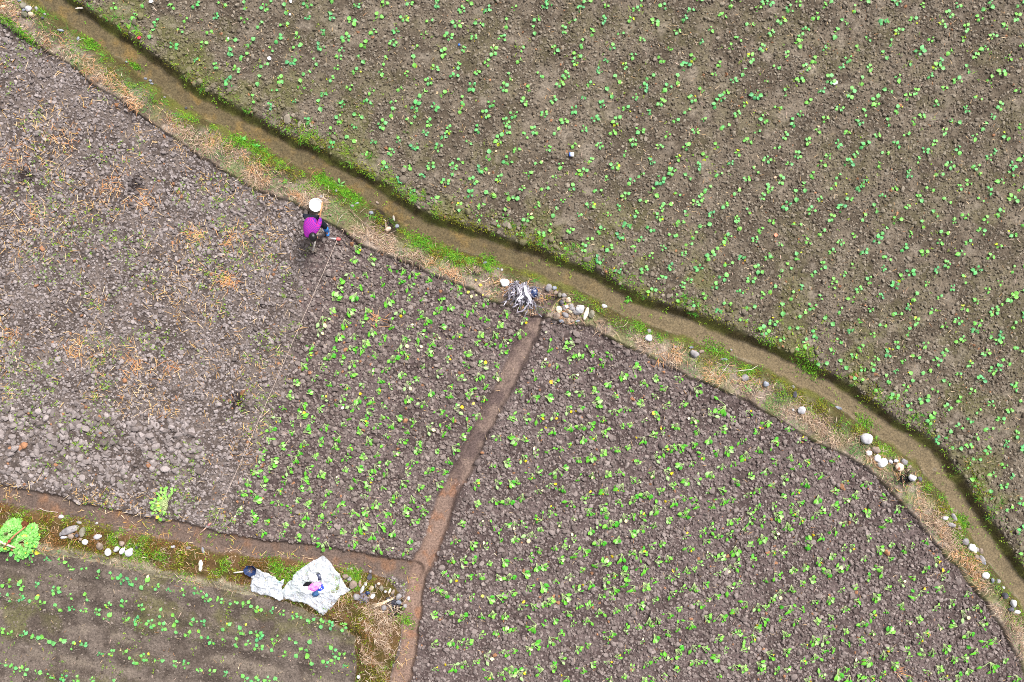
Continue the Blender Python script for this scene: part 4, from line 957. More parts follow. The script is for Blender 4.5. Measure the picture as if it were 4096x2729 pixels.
# (x, y, width, height in tile pixels, turn in degrees, colour, words) for each tile (x0, y0, scale)
STONES = [
 ('stones heaped beside the channel mouth', 1950, 1080, 4.708, [
  (320, 245, 200, 165, 10, 'white', 'white topped boulder next to the crumpled grey film heap'),
  (1150, 335, 125, 160, -20, 'grey', 'upright grey stone at the channel mouth, film heap side'),
  (1265, 340, 100, 90, 20, 'slate', 'bluish flat stone plugging the mouth of the mud channel'),
  (1290, 430, 80, 100, -35, 'brown', 'brown slab on the stone pile edge of the channel mouth'),
  (1360, 475, 85, 100, 0, 'mossy', 'greenish stone at the top corner of the stone pile'),
  (1440, 485, 110, 82, -10, 'grey', 'grey rounded stone at the top of the stone pile by the ditch'),
  (1440, 545, 115, 60, 10, 'brown', 'flat brown stone under the rusty white one in the pile'),
  (1515, 575, 110, 105, 30, 'rust', 'white stone with rusty spots in the top half of the pile'),
  (1395, 620, 90, 125, 10, 'dark', 'dark grey stone in the middle of the stone pile'),
  (1485, 695, 76, 92, 5, 'white', 'small white egg shaped stone in the middle of the pile'),
  (1570, 680, 100, 85, 0, 'grey', 'grey stone just beside the white egg shaped one'),
  (1340, 745, 125, 140, 25, 'cream', 'cream angular stone on the channel side of the pile'),
  (1440, 715, 72, 115, 15, 'grey', 'narrow dark grey stone wedged below the white egg shaped one'),
  (1590, 735, 120, 105, -20, 'grey', 'plain grey stone above the ochre one in the pile'),
  (1550, 790, 105, 90, -25, 'tan', 'ochre greenish stone near the centre of the pile'),
  (1740, 735, 175, 190, -30, 'pale', 'biggest stone of the pile, white faced with a grey shoulder'),
  (1670, 805, 160, 110, -25, 'grey', 'broad grey stone leaning under the biggest stone of the pile'),
  (1850, 830, 90, 270, -20, 'cream', 'long narrow white stone with ochre tip standing by the pile'),
  (1950, 830, 118, 170, -8, 'mossy', 'grey oval stone at the field end of the pile'),
  (1300, 870, 135, 150, -8, 'brown', 'blocky brown grey stone at the lower channel corner of the pile'),
  (1465, 850, 140, 105, -35, 'grey', 'rounded grey stone with a pale knob low in the pile'),
  (1395, 965, 120, 66, -5, 'slate', 'lavender grey flat stone lowest in the pile'),
  (1720, 905, 80, 50, 20, 'brown', 'small brown chip below the biggest stone of the pile'),
  (1590, 960, 85, 60, 0, 'brown', 'small dull stone at the foot of the pile, beside the slate splinter'),
  (1690, 965, 95, 50, 15, 'slate', 'thin slate splinter at the foot of the pile'),
  (2200, 685, 135, 92, -18, 'pale', 'lone pale block at the ditch edge beyond the pile'),
  (885, 350, 85, 55, 0, 'grey', 'grey stone half under the crumpled film above the blue bag'),
  (960, 480, 70, 100, 0, 'mossy', 'mossy stone beside the dark blue bag of the film heap'),
  (765, 700, 115, 90, 0, 'grey', 'grey stone in the mud below the crumpled film heap')]),
 ('stones along the mossy verge', 0, 1900, 3.363, [
  (790, 575, 76, 60, 10, 'pale', 'pale egg shaped stone alone at the path side of the verge'),
  (960, 735, 270, 105, 22, 'grey', 'long grey boulder lying slantwise on the verge'),
  (825, 795, 42, 64, 0, 'grey', 'small upright stone at the end of the long boulder'),
  (876, 835, 95, 50, 5, 'pale', 'pale flat stone under the end of the long boulder'),
  (966, 818, 92, 82, -10, 'brown', 'three cornered brown grey stone below the long boulder'),
  (1050, 810, 58, 62, 0, 'dark', 'dark bluish stone beside the brown three cornered one'),
  (1130, 765, 88, 145, -15, 'mossy', 'mossy two toned stone at the upper end of the long boulder'),
  (1100, 858, 50, 62, -10, 'brown', 'small brown stone between the mossy one and the white one'),
  (1160, 895, 86, 80, 10, 'white', 'whitish round stone on the verge below the mossy stone'),
  (1330, 825, 122, 75, 8, 'pale', 'grey white stone with straight base, alone in the moss'),
  (1360, 950, 95, 115, 20, 'brown', 'smooth brown grey oval stone on the grey dust of the verge'),
  (1475, 1028, 96, 104, 0, 'white', 'chalk white jagged stone at the end of the row of four'),
  (1580, 990, 100, 70, 35, 'pale', 'half white half grey stone second in the row of four'),
  (1657, 1012, 66, 115, -30, 'white', 'leaning white stone third in the row of four'),
  (1752, 1030, 140, 120, 25, 'pale', 'large fan shaped pale stone ending the row of four'),
  (1655, 915, 82, 72, 0, 'brown', 'brown stone above the row of four on the verge'),
  (1690, 760, 74, 42, 20, 'brown', 'low stone sunk in the path edge above the row of four'),
  (1055, 642, 84, 50, -10, 'grey', 'greyish stone sunk at the path edge above the long boulder'),
  (1270, 665, 42, 32, 0, 'pale', 'pebble at the path edge past the long boulder')]),
 ('stones along the mossy verge', 0, 2046, 1.3135, [
  (1057, 283, 26, 66, -4, 'cream', 'cream stone pinched like a peanut, lying alone in the moss'),
  (1064, 211, 16, 48, 18, 'slate', 'thin blue grey stone standing above the peanut shaped one'),
  (910, 185, 26, 15, 5, 'pale', 'small pale stone at the path edge, before the thin blue grey one'),
  (988, 193, 30, 16, 10, 'grey', 'flattish stone between the small pale one and the thin blue grey one'),
  (723, 187, 13, 20, 10, 'dark', 'small dark stone past the fan shaped one')]),
 ('stones at the corner of the paths', 950, 2200, 3.363, [
  (1460, 342, 88, 70, -10, 'brown', 'brown stone touching the edge of the big plastic sheet'),
  (1515, 378, 74, 62, 20, 'grey', 'cracked grey stone beside the brown one at the sheet edge'),
  (1565, 462, 120, 128, 15, 'brown', 'largest squarish stone of the heap beside the plastic sheet'),
  (1605, 620, 98, 90, -10, 'grey', 'rounded diamond stone below the largest squarish one'),
  (1680, 530, 52, 125, -22, 'pale', 'long whitish stone leaning in the middle of the heap'),
  (1727, 458, 40, 58, -10, 'white', 'small white stone above the long whitish one'),
  (1806, 512, 62, 74, -20, 'tan', 'tan rounded stone in the middle of the heap'),
  (1825, 615, 62, 78, -15, 'white', 'bluish white stone below the tan one of the heap'),
  (1945, 502, 58, 84, 10, 'mossy', 'mossy upright stone toward the path corner'),
  (1776, 310, 44, 58, -20, 'grey', 'upright grey stone standing highest at the path edge'),
  (1470, 272, 28, 62, 0, 'grey', 'slim stone standing between the sheet and the path'),
  (1516, 277, 50, 62, 0, 'mossy', 'mossy stone beside the slim one at the path edge'),
  (1647, 450, 42, 105, -12, 'brown', 'dull narrow stone next to the largest squarish one'),
  (1901, 450, 48, 44, 20, 'rust', 'small rust tinted stone above the mossy upright one'),
  (1860, 482, 20, 62, -10, 'grey', 'splinter of stone beside the mossy upright one'),
  (1996, 550, 42, 36, 0, 'pale', 'pebble between mossy upright stone and the brown pair'),
  (2050, 545, 34, 80, -25, 'rust', 'thinner of the pair of brown edged stones at the path corner'),
  (2092, 565, 46, 82, -20, 'brown', 'broader of the pair of brown edged stones at the path corner'),
  (1972, 772, 78, 82, 40, 'grey', 'kite shaped stone just below the bundle of dry stalks'),
  (2245, 770, 80, 64, 20, 'grey', 'grey lens shaped stone at the path side of the ash heap'),
  (2290, 682, 48, 58, 0, 'pale', 'pale stone on the path edge right at the corner'),
  (2165, 632, 92, 80, 15, 'grey', 'grey lump at the upper end of the bundle of dry stalks'),
  (2168, 705, 84, 62, -20, 'slate', 'bluish lump on top of the ash below the stalks'),
  (2196, 850, 52, 44, 40, 'brown', 'small brown stone below the lens shaped one'),
  (1770, 372, 78, 100, -30, 'dark', 'dark stone in the upper part of the heap, over the white ones')]),
 ('stones along the curved bank', 3380, 1680, 2.177, [
  (172, 160, 108, 96, -8, 'pale', 'large pale boulder heading the row of bank stones'),
  (258, 256, 90, 62, -30, 'brown', 'flat grey brown stone under the large pale boulder'),
  (197, 285, 56, 50, 0, 'white', 'small white stone on the field side of the flat one'),
  (270, 330, 68, 66, -20, 'white', 'round white stone of the white pair on the bank'),
  (318, 367, 98, 76, 35, 'white', 'heart shaped white stone of the white pair on the bank'),
  (390, 360, 48, 32, -40, 'pale', 'small pale stone next to the heart shaped one'),
  (433, 353, 44, 30, 5, 'pale', 'pale pebble between the small one and the tan stone'),
  (462, 405, 80, 82, 20, 'rust', 'tan stone with rusty stains above the charred patch'),
  (513, 362, 68, 60, -30, 'grey', 'grey stone above the tan rusty one'),
  (578, 500, 72, 66, 0, 'pale', 'pale round stone beside the charred patch on the curved bank'),
  (640, 512, 46, 46, 0, 'dark', 'dark stone tucked beside the pale round one'),
  (545, 405, 52, 28, 20, 'brown', 'brown sliver above the pale round stone'),
  (865, 850, 64, 42, 0, 'pale', 'pale stone in the dry grass where the second row of stones starts'),
  (945, 850, 42, 94, 30, 'grey', 'grey slab standing nearest the ditch in the second row'),
  (920, 910, 76, 44, -15, 'grey', 'flat grey stone below the slab of the second row'),
  (985, 940, 44, 32, 0, 'brown', 'brown stone between the flat grey one and the ditch'),
  (1040, 1057, 66, 62, 0, 'grey', 'dark rimmed grey stone above the white pair of the second row'),
  (1096, 1108, 66, 70, -30, 'white', 'brightest white stone of the second row'),
  (1128, 1142, 46, 44, 0, 'cream', 'cream stone leaning on the brightest white one'),
  (1136, 1192, 48, 52, 0, 'brown', 'grey brown stone under the cream one'),
  (1168, 1140, 40, 46, 0, 'grey', 'grey stone on the ditch side of the cream one'),
  (1195, 1218, 58, 92, 20, 'grey', 'tall grey stone ending the second row'),
  (1228, 1165, 42, 62, 10, 'brown', 'brown upright stone between tall grey one and ditch'),
  (1226, 1252, 40, 46, 0, 'slate', 'bluish stone at the foot of the tall grey one'),
  (1212, 1346, 80, 66, 10, 'white', 'white pointed stone in a hollow by itself below the second row'),
  (1272, 1392, 30, 46, 15, 'slate', 'thin flat stone beside the white pointed one'),
  (1333, 1405, 48, 40, 0, 'grey', 'grey stone at the ditch where the last stones begin'),
  (1390, 1466, 28, 26, 0, 'pale', 'pale pebble among the last stones by the ditch'),
  (1370, 1520, 60, 56, 0, 'dark', 'dark stone among the last stones by the ditch')]),
 ('stones along the curved bank', 3072, 2046, 1.3135, [
  (1278, 478, 34, 44, 20, 'pale', 'pale upright stone of the very last three on the bank'),
  (1298, 523, 36, 22, 0, 'white', 'white flat stone of the very last three on the bank'),
  (1263, 508, 34, 25, 0, 'dark', 'dark stone of the very last three on the bank')]),
 ('stones along the bank past the pile', 2400, 1200, 1.345, [
  (258, 205, 43, 39, 0, 'pale', 'pale stone over a dark gap, the larger of two on the bank'),
  (262, 168, 24, 25, 0, 'grey', 'smaller round stone above the pale one with a dark gap'),
  (505, 290, 56, 42, -30, 'grey', 'flat grey stone in the green patch of the bank'),
  (545, 278, 32, 20, 10, 'brown', 'brown stone beside the flat grey one in the green patch'),
  (488, 255, 26, 13, 0, 'slate', 'thin stone over the flat grey one in the green patch'),
  (665, 320, 38, 16, -5, 'slate', 'slate sliver in the moss beside the ditch bend'),
  (775, 420, 42, 44, 10, 'grey', 'grey stone in the tangle of dry grass'),
  (885, 450, 40, 34, -25, 'slate', 'bluish white stone under dry grass beside the ditch'),
  (1077, 592, 44, 43, 15, 'pale', 'faceted grey white stone alone on the open bank'),
  (1035, 590, 11, 12, 0, 'white', 'white pebble beside the faceted stone on the open bank'),
  (720, 270, 14, 14, 0, 'grey', 'pebble lying in the ditch water at the bend'),
  (398, 252, 22, 15, 0, 'grey', 'small stone over the dark burrow in the bank'),
  (1300, 584, 42, 18, -20, 'slate', 'dark slab at the ditch side past the faceted stone'),
  (1045, 470, 22, 20, 0, 'grey', 'stone on the ditch edge above the faceted one'),
  (1042, 508, 26, 36, 0, 'dark', 'dark stone on the ditch edge above the faceted one')]),
 ('stones at the head of the bank', 0, 0, 2.2988, [
  (185, 12, 38, 28, 0, 'slate', 'blue grey stone at the very top edge of the bank'),
  (40, 78, 64, 42, 5, 'tan', 'tan flat stone at the very end of the bank, by the photo edge'),
  (228, 102, 34, 30, 0, 'slate', 'bluish pebble in the cluster at the head of the bank'),
  (275, 92, 62, 56, 20, 'pale', 'pale grey stone, lightest of the cluster at the head of the bank'),
  (332, 80, 34, 50, 10, 'grey', 'upright grey stone beside the lightest one of that cluster'),
  (185, 138, 26, 42, -25, 'brown', 'thin brown stone low in the cluster at the head of the bank'),
  (240, 145, 64, 54, 10, 'mossy', 'broad mossy stone low in the cluster at the head of the bank'),
  (300, 147, 62, 52, -10, 'tan', 'tan stone below the lightest one in that cluster'),
  (225, 60, 62, 72, 0, 'mossy', 'moss covered stone highest in the cluster at the head of the bank'),
  (712, 352, 34, 42, 0, 'slate', 'blue grey upright stone in the moss at the ditch side'),
  (567, 287, 64, 24, -8, 'slate', 'long slate stone in the moss above the blue grey upright one'),
  (1295, 695, 38, 22, -5, 'slate', 'highest of the three flat stones beside the brown ditch'),
  (1340, 712, 34, 24, -10, 'slate', 'middle one of the three flat stones beside the brown ditch'),
  (1355, 741, 36, 18, -5, 'slate', 'lowest of the three flat stones beside the brown ditch'),
  (1125, 543, 26, 22, 0, 'slate', 'dark pebble in green weeds at the brown ditch'),
  (1493, 883, 28, 22, 0, 'grey', 'grey pebble in green weeds below the three flat stones'),
  (1675, 970, 28, 28, 0, 'dark', 'dark pebble on the ditch side below the grey pebble'),
  (408, 178, 24, 24, 0, 'dark', 'dark stone in the hollow beside the head cluster'),
  (410, 130, 28, 24, 0, 'grey', 'stone above the dark hollow beside the head cluster')]),
 ('stones on the bank near the farmer', 1024, 682, 2.2988, [
  (605, 246, 36, 32, 0, 'grey', 'grey egg shaped stone just above the white basin'),
  (735, 187, 26, 25, 0, 'grey', 'grey pebble in the bright green cushions above the basin'),
  (1100, 280, 40, 22, -40, 'brown', 'brownish stone on the ditch margin past the cushions'),
  (918, 298, 44, 22, 15, 'slate', 'pale slate stone in the moss between basin and ditch'),
  (890, 330, 38, 26, -20, 'grey', 'flat stone just below the pale slate one'),
  (1060, 390, 46, 36, 0, 'slate', 'purple grey stone beside the charred hollow'),
  (1252, 425, 24, 58, 10, 'pale', 'thin pale stone standing above the charred hollow'),
  (1292, 507, 46, 40, 30, 'slate', 'bluish stone on the ditch side of the charred hollow'),
  (1215, 540, 64, 46, 25, 'rust', 'white and rust stone lying in the charred hollow'),
  (2105, 845, 42, 24, 10, 'slate', 'flat stone in moss between yellow leaves and ditch'),
  (2226, 905, 32, 20, -20, 'slate', 'small stone above the white topped boulder'),
  (2260, 915, 26, 24, 0, 'pale', 'pebble next to the small stone above the white topped boulder'),
  (690, 412, 24, 22, 0, 'brown', 'brown clod like stone between boot and basin on the bank')]),
]
sid = 0
for grp, x0, y0, s, L in STONES:
    for cx, cy, w, h, rot, colr, words in L:
        sid += 1
        px, py = x0 + cx / s, y0 + cy / s
        sx, sy = w / s * K * 0.98, h / s * K * 0.98
        sz = min(sx, sy) * random.uniform(0.6, 0.85)
        x, y = P(px, py, 0.08)
        me = stone_mesh(sx, sy, sz, 1000 + sid, 0.65, 'peanut' in words and 'pinched' in words)
        o = link('stone', me, M_STONE[colr])
        o.location = (x, y, float(hgt(x, y)) + sz * 0.24 + 0.02)
        o.rotation_euler = (random.uniform(-.12, .12), random.uniform(-.12, .12), math.radians(rot))
        tag(o, words, 'stone', grp)
print('stones', sid)

# ------------------------------------------------------------------ simple materials
def plain(name, col, rough=0.5, spec=0.4, var=0.12, scale=6.0, bump=0.0):
    return noise_mat(name, col * (1 - var), col * (1 + var), scale, rough, spec, bump)
M_wood = noise_mat('pale_wood', lin(176, 126, 84), lin(206, 158, 112), 14, 0.7, 0.3)
M_wood2 = noise_mat('worn_and_sunlit_wood', lin(190, 178, 166), lin(220, 212, 204), 14, 0.7, 0.3)  # pale wood; on the hoe it stands for the sunlit lower shaft
M_bamboo = noise_mat('red_bamboo', lin(150, 88, 66), lin(184, 124, 98), 10, 0.6, 0.3)
M_pinkwood = noise_mat('pink_wood', lin(190, 150, 128), lin(222, 188, 168), 10, 0.6, 0.3)
M_iron = noise_mat('muddy_iron', lin(86, 76, 70), lin(120, 108, 100), 20, 0.7, 0.4)
M_white = plain('white_plastic', lin(236, 236, 234), 0.4, 0.5, 0.02)
M_powder = plain('white_powder', lin(242, 242, 240), 0.95, 0.1, 0.02, 30, 0.3)
M_navy = plain('navy_plastic', lin(26, 44, 84), 0.35, 0.6, 0.3, 12)
M_black = plain('black_cloth', lin(20, 20, 26), 0.85, 0.2, 0.3, 12)
M_char = noise_mat('charcoal', lin(14, 12, 13), lin(40, 34, 34), 14, 0.9, 0.2, 0.8)
M_ash = noise_mat('ash', lin(70, 66, 72), lin(132, 126, 136), 16, 0.95, 0.1, 0.8, c3=lin(44, 42, 48))

def tube(bm, pts, rad, seg=8, cap=True):
    """a round bar along points; rad one value or one per point"""
    pts = [Vector(p) for p in pts]
    rad = [rad] * len(pts) if not hasattr(rad, '__len__') else rad
    rings = []
    for i, p in enumerate(pts):
        d = (pts[min(i + 1, len(pts) - 1)] - pts[max(i - 1, 0)]).normalized()
        q = d.to_track_quat('Z', 'Y')
        rings.append([bm.verts.new(p + q @ Vector((math.cos(a) * rad[i], math.sin(a) * rad[i], 0))) for a in (2 * math.pi * k / seg for k in range(seg))])
    for a, b in zip(rings[:-1], rings[1:]):
        for k in range(seg): bm.faces.new((a[k], a[(k + 1) % seg], b[(k + 1) % seg], b[k]))
    if cap:
        bm.faces.new(rings[0][::-1]); bm.faces.new(rings[-1])

def fin(name, bm, mat, parent=None, smooth=True, loc=None):
    bmesh.ops.recalc_face_normals(bm, faces=bm.faces)
    me = bpy.data.meshes.new(name); bm.to_mesh(me); bm.free()
    for p in me.polygons: p.use_smooth = smooth
    o = link(name, me, mat, parent)
    if loc is not None: o.location = loc
    return o

def lathe(bm, prof, seg=32):
    rings = []
    for r, z in prof:
        rings.append([bm.verts.new((r * math.cos(a), r * math.sin(a), z)) for a in (2 * math.pi * k / seg for k in range(seg))] if r > 1e-5 else [bm.verts.new((0, 0, z))])
    for a, b in zip(rings[:-1], rings[1:]):
        if len(a) == 1 and len(b) == 1: continue
        for k in range(seg):
            k2 = (k + 1) % seg
            if len(a) == 1: bm.faces.new((a[0], b[k], b[k2]))
            elif len(b) == 1: bm.faces.new((a[k], a[k2], b[0]))
            else: bm.faces.new((a[k], a[k2], b[k2], b[k]))

def box(bm, sx, sy, sz, bev=0.003, loc=(0, 0, 0)):
    r = bmesh.ops.create_cube(bm, size=1.0, matrix=Matrix.Translation(loc) @ Matrix.Diagonal((sx, sy, sz, 1)))
    bmesh.ops.bevel(bm, geom=list({e for v in r['verts'] for e in v.link_edges}), offset=bev, segments=2, affect='EDGES')

def crumple(sx, sy, sz, seed, amp=0.35, fine=0.15, base=None):
    """a crushed bag or cloth: a ball pushed about by ridged noise"""
    r = np.random.default_rng(seed); off = Vector(r.uniform(-40, 40, 3))
    v, f = ICO4
    out = []
    for p in v:
        q = Vector(p)
        n1 = mnoise.noise(q * 1.5 + off); n2 = 1 - 2 * abs(mnoise.noise(q * 3.2 + off)); n3 = 1 - 2 * abs(mnoise.noise(q * 7 + off))
        out.append(np.array(p) * (1 + amp * n1 + fine * n2 + fine * 0.5 * n3))
    out = np.array(out); out *= np.array([sx, sy, sz]) * 0.5
    out[:, 2] = np.maximum(out[:, 2], -sz * 0.2)
    return mesh_np('crumple', out, f, smooth=True)

def lay(px, py, z=0.0, h=0.05):
    x, y = P(px, py, h)
    return (x, y, float(hgt(x, y)) + z)

# ------------------------------------------------------------------ the farmer
GZ = 0.03                                           # level of the soil under the feet
def skin(name, nodes, edges, mat, parent, root=0, sub=2):
    """body or garment grown round a skeleton: nodes (x, y, z, rx, ry)"""
    me = bpy.data.meshes.new(name)
    me.from_pydata([n[:3] for n in nodes], edges, [])
    o = link(name, me, mat, parent)
    bm = bmesh.new(); bm.from_mesh(me)
    lay_ = bm.verts.layers.skin.verify()
    bm.verts.ensure_lookup_table()
    for v, n in zip(bm.verts, nodes):
        v[lay_].radius = (n[3], n[4] if len(n) > 4 else n[3])
        v[lay_].use_root = v.index == root
    bm.to_mesh(me); bm.free()
    m = o.modifiers.new('skin', 'SKIN'); m.use_smooth_shade = True
    s = o.modifiers.new('sub', 'SUBSURF'); s.levels = sub; s.render_levels = sub
    return o

PC = Vector((-4.80, 2.80, GZ))
man = thing('person', 'farmer in striped magenta shirt stooping to hoe, dark hair, blue boots', 'person', PC)
def L(x, y, z): return (x - PC.x, y - PC.y, z)      # world ground metres to the farmer's own frame, z above the soil
hipL, hipR, pel = L(-4.79, 2.95, .80), L(-4.96, 2.98, .80), L(-4.875, 2.975, .84)
sp1, sp2, neck, head = L(-4.865, 2.84, .97), L(-4.835, 2.68, 1.02), L(-4.805, 2.585, 1.01), L(-4.785, 2.50, 1.0)
shL, shR = L(-4.715, 2.69, .97), L(-4.93, 2.56, .96)
elL, elR = L(-4.665, 2.88, .86), L(-4.93, 2.62, .66)
# the hoe shaft runs from the blade (t = 0) to the upper end (t = 1)
S0, S1 = Vector((-5.035, 2.25, .06)), Vector((-4.585, 3.36, .95))
def shaft(t): return S0.lerp(S1, t)
gL, gR = shaft(.74), shaft(.42)
haL, haR = L(gL.x + .004, gL.y - .03, gL.z + .03), L(gR.x - .02, gR.y - .01, gR.z + .045)
knL, anL, toL = L(-4.645, 2.86, .47), L(-4.665, 2.765, .10), L(-4.66, 2.655, .05)
knR, anR, toR = L(-5.00, 2.90, .45), L(-4.99, 2.99, .10), L(-4.985, 2.87, .05)

M_skin = plain('skin', lin(176, 126, 98), 0.6, 0.3, 0.06)
M_hair = plain('hair', lin(16, 15, 18), 0.4, 0.5, 0.2, 40)
M_trou = plain('dark_trousers', lin(22, 26, 38), 0.85, 0.2, 0.2, 10, 0.2)
# woven shirt: fine magenta and violet stripes
M_shirt, nt, p_ = new_mat('striped_shirt')
tc = N(nt, 'ShaderNodeTexCoord')
wv_ = N(nt, 'ShaderNodeTexWave'); wv_.bands_direction = 'DIAGONAL'
wv_.inputs['Scale'].default_value = 14.0; wv_.inputs['Distortion'].default_value = 3.0; wv_.inputs['Detail'].default_value = 2.0; wv_.inputs['Detail Scale'].default_value = 1.2
nt.links.new(tc.outputs['Object'], wv_.inputs['Vector'])
rp = N(nt, 'ShaderNodeValToRGB')
for pos, c_ in ((0.0, lin(78, 16, 132)), (1.0, lin(176, 16, 104)), (0.4, lin(122, 12, 142)), (0.75, lin(142, 14, 150))):
    e_ = rp.color_ramp.elements[0] if pos == 0 else rp.color_ramp.elements[-1] if pos == 1 else rp.color_ramp.elements.new(pos)
    e_.color = (*c_, 1)
nt.links.new(wv_.outputs['Fac'], rp.inputs[0]); nt.links.new(rp.outputs[0], p_.inputs['Base Color']); p_.inputs['Roughness'].default_value = 0.85
M_boot = noise_mat('blue_boot', lin(28, 96, 168), lin(50, 130, 206), 16, 0.5, 0.4, 0.1, c3=lin(150, 160, 170))

nodes = [(*pel, .105, .085), (*sp1, .11, .085), (*sp2, .115, .085), (*neck, .05), (*head, .075, .085), (head[0] + .004, head[1] - .05, head[2] - .045, .062),
         (*hipL, .085), (*knL, .055), (*anL, .03), (*toL, .02),
         (*hipR, .085), (*knR, .055), (*anR, .03), (*toR, .02),
         (*shL, .05), (*elL, .038), (*haL, .026),
         (*shR, .05), (*elR, .038), (*haR, .026)]
edges = [(0, 1), (1, 2), (2, 3), (3, 4), (4, 5), (0, 6), (6, 7), (7, 8), (8, 9), (0, 10), (10, 11), (11, 12), (12, 13), (2, 14), (14, 15), (15, 16), (2, 17), (17, 18), (18, 19)]
ax = (S1 - S0).normalized()
for wrist, grip, sgn in ((16, gL, 1), (19, gR, -1)):
    wv3 = Vector(nodes[wrist][:3]); g = grip - PC; g.z = grip.z
    side = ax.cross(Vector((0, 0, 1))).normalized() * sgn
    upv = side.cross(ax).normalized()
    if upv.z < 0: upv = -upv
    palm = len(nodes); pc = g + upv * .034
    nodes.append((*pc, .022, .026)); edges.append((wrist, palm))
    for k in range(4):                                # four fingers closing round the shaft
        base = pc + ax * (.03 - .02 * k) - side * .012
        a, b, c_ = g + upv * .026 - side * .026 + ax * (.03 - .02 * k), g - side * .030 - upv * .004 + ax * (.028 - .019 * k), g - side * .010 - upv * (.026 - .002 * k) + ax * (.026 - .018 * k)
        i0 = len(nodes)
        nodes += [(*base, .010), (*a, .009), (*b, .0085), (*c_, .008)]
        edges += [(palm, i0), (i0, i0 + 1), (i0 + 1, i0 + 2), (i0 + 2, i0 + 3)]
    i0 = len(nodes)                                   # thumb from the side of the palm, round the other way
    nodes += [(*(pc + side * .022 + ax * .016), .010), (*(g + side * .030 + ax * .034), .009), (*(g + side * .014 - upv * .022 + ax * .036), .008)]
    edges += [(palm, i0), (i0, i0 + 1), (i0 + 1, i0 + 2)]
skin('body', nodes, edges, M_skin, man)
# face: the head hangs towards the soil, nose and eyes below the brow
face = []
hv = Vector(head)
bm = bmesh.new()
fd = Vector((.03, -.62, -.78)).normalized()           # where the face looks
rt = fd.cross(Vector((0, 0, 1))).normalized(); upf = rt.cross(fd).normalized()
fc = hv + fd * .085
for off, sc_ in (((0, -.005), (.014, .014, .024)), ((0, -.045), (.026, .010, .008))):
    q = fc + upf * off[1]
    bmesh.ops.create_icosphere(bm, subdivisions=2, radius=1, matrix=Matrix.Translation(q) @ Matrix.Diagonal((*sc_, 1)))
fin('face', bm, M_skin, man)
for s_ in (-1, 1):
    bm = bmesh.new()
    bmesh.ops.create_icosphere(bm, subdivisions=2, radius=.011, matrix=Matrix.Translation(fc + rt * .03 * s_ + upf * .025 - fd * .012))
    fin('eye', bm, M_black, man)
for s_ in (-1, 1):
    bm = bmesh.new()
    bmesh.ops.create_icosphere(bm, subdivisions=2, radius=1, matrix=Matrix.Translation(hv + rt * .088 * s_ + Vector((0, -.01, -.03))) @ Matrix.Diagonal((.012, .026, .034, 1)))
    fin('ear', bm, M_skin, man)
# short dark hair: a cap over crown and nape with an uneven rim
v = []
for p in ICO4[0]:
    q = Vector(p) * (1 + 0.06 * mnoise.noise(Vector(p) * 4) + 0.02 * mnoise.noise(Vector(p) * 16))
    v.append((q.x * .098, q.y * .118, max(q.z, -0.25 + 0.2 * mnoise.noise(Vector(p) * 6)) * .10))
o = link('hair', mesh_np('hair', np.array(v), ICO4[1], smooth=True), M_hair, man)
o.location = (head[0], head[1] - .002, head[2] + .035); o.rotation_euler = (0.35, 0, 0.05)
# shirt, grown a little larger than the body
def lerp3(a, b, t): return tuple(a[i] * (1 - t) + b[i] * t for i in range(3))
sh = [(pel[0], pel[1] + .01, pel[2] + .035, .165, .11), (sp1[0], sp1[1], sp1[2] + .0, .178, .115), (sp2[0], sp2[1] - .005, sp2[2] - .02, .155, .105), (neck[0] - .003, neck[1] + .03, neck[2] - .01, .075, .07),
      (*shL, .083), (*lerp3(shL, elL, .55), .07), (*elL, .062), (*lerp3(elL, haL, .75), .052),
      (*shR, .085), (*lerp3(shR, elR, .55), .068), (*elR, .058), (*lerp3(elR, haR, .75), .05)]
skin('shirt', sh, [(0, 1), (1, 2), (2, 3), (2, 4), (4, 5), (5, 6), (6, 7), (2, 8), (8, 9), (9, 10), (10, 11)], M_shirt, man)
tr_ = [(pel[0], pel[1] + .045, pel[2] - .03, .155, .12), (*hipL, .115), (*lerp3(hipL, knL, .5), .098), (*knL, .082), (*lerp3(knL, anL, .4), .072),
       (*hipR, .115), (*lerp3(hipR, knR, .5), .098), (*knR, .082), (*lerp3(knR, anR, .4), .07)]
skin('trousers', tr_, [(0, 1), (1, 2), (2, 3), (3, 4), (0, 5), (5, 6), (6, 7), (7, 8)], M_trou, man)
for kn, an, to in ((knL, anL, toL), (knR, anR, toR)):
    heel = (an[0], an[1] + .03, .05)
    skin('boot', [(*an[:2], .12, .062), (*lerp3(kn, an, .30), .082), (*heel, .048), (*lerp3(heel, to, .55), .05, .05), (to[0], to[1] - .02, .045, .046, .04)],
         [(0, 1), (0, 2), (2, 3), (3, 4)], M_boot, man)

# the hoe he holds
hoe = thing('hoe', 'long hoe with wooden handle held by the stooping farmer, blade in the soil', 'hoe', S0)
bm = bmesh.new()
m0 = S0.lerp(S1, .40)
tube(bm, [(m0 - S0) * 1.0, (S1 - S0) * .7, (S1 - S0)], [.019, .0195, .0185], 12)
fin('handle', bm, M_wood, hoe)
bm = bmesh.new()
tube(bm, [Vector((0, 0, .02)), (S1 - S0) * .2, (S1 - S0) * .402], [.026, .024, .019], 12)  # lower shaft paler than the upper: sunlight put into its colour
fin('sunlit_handle_end', bm, M_wood2, hoe)
bm = bmesh.new()
dirn = Vector((S1.x - S0.x, S1.y - S0.y, 0)).normalized()
pr = Vector((-dirn.y, dirn.x, 0))
bl = [(-.075, .02, .05), (.075, .02, .05), (.10, .15, -.05), (-.10, .15, -.05)]
top = [bm.verts.new(pr * a + dirn * b + Vector((0, 0, c_))) for a, b, c_ in bl]
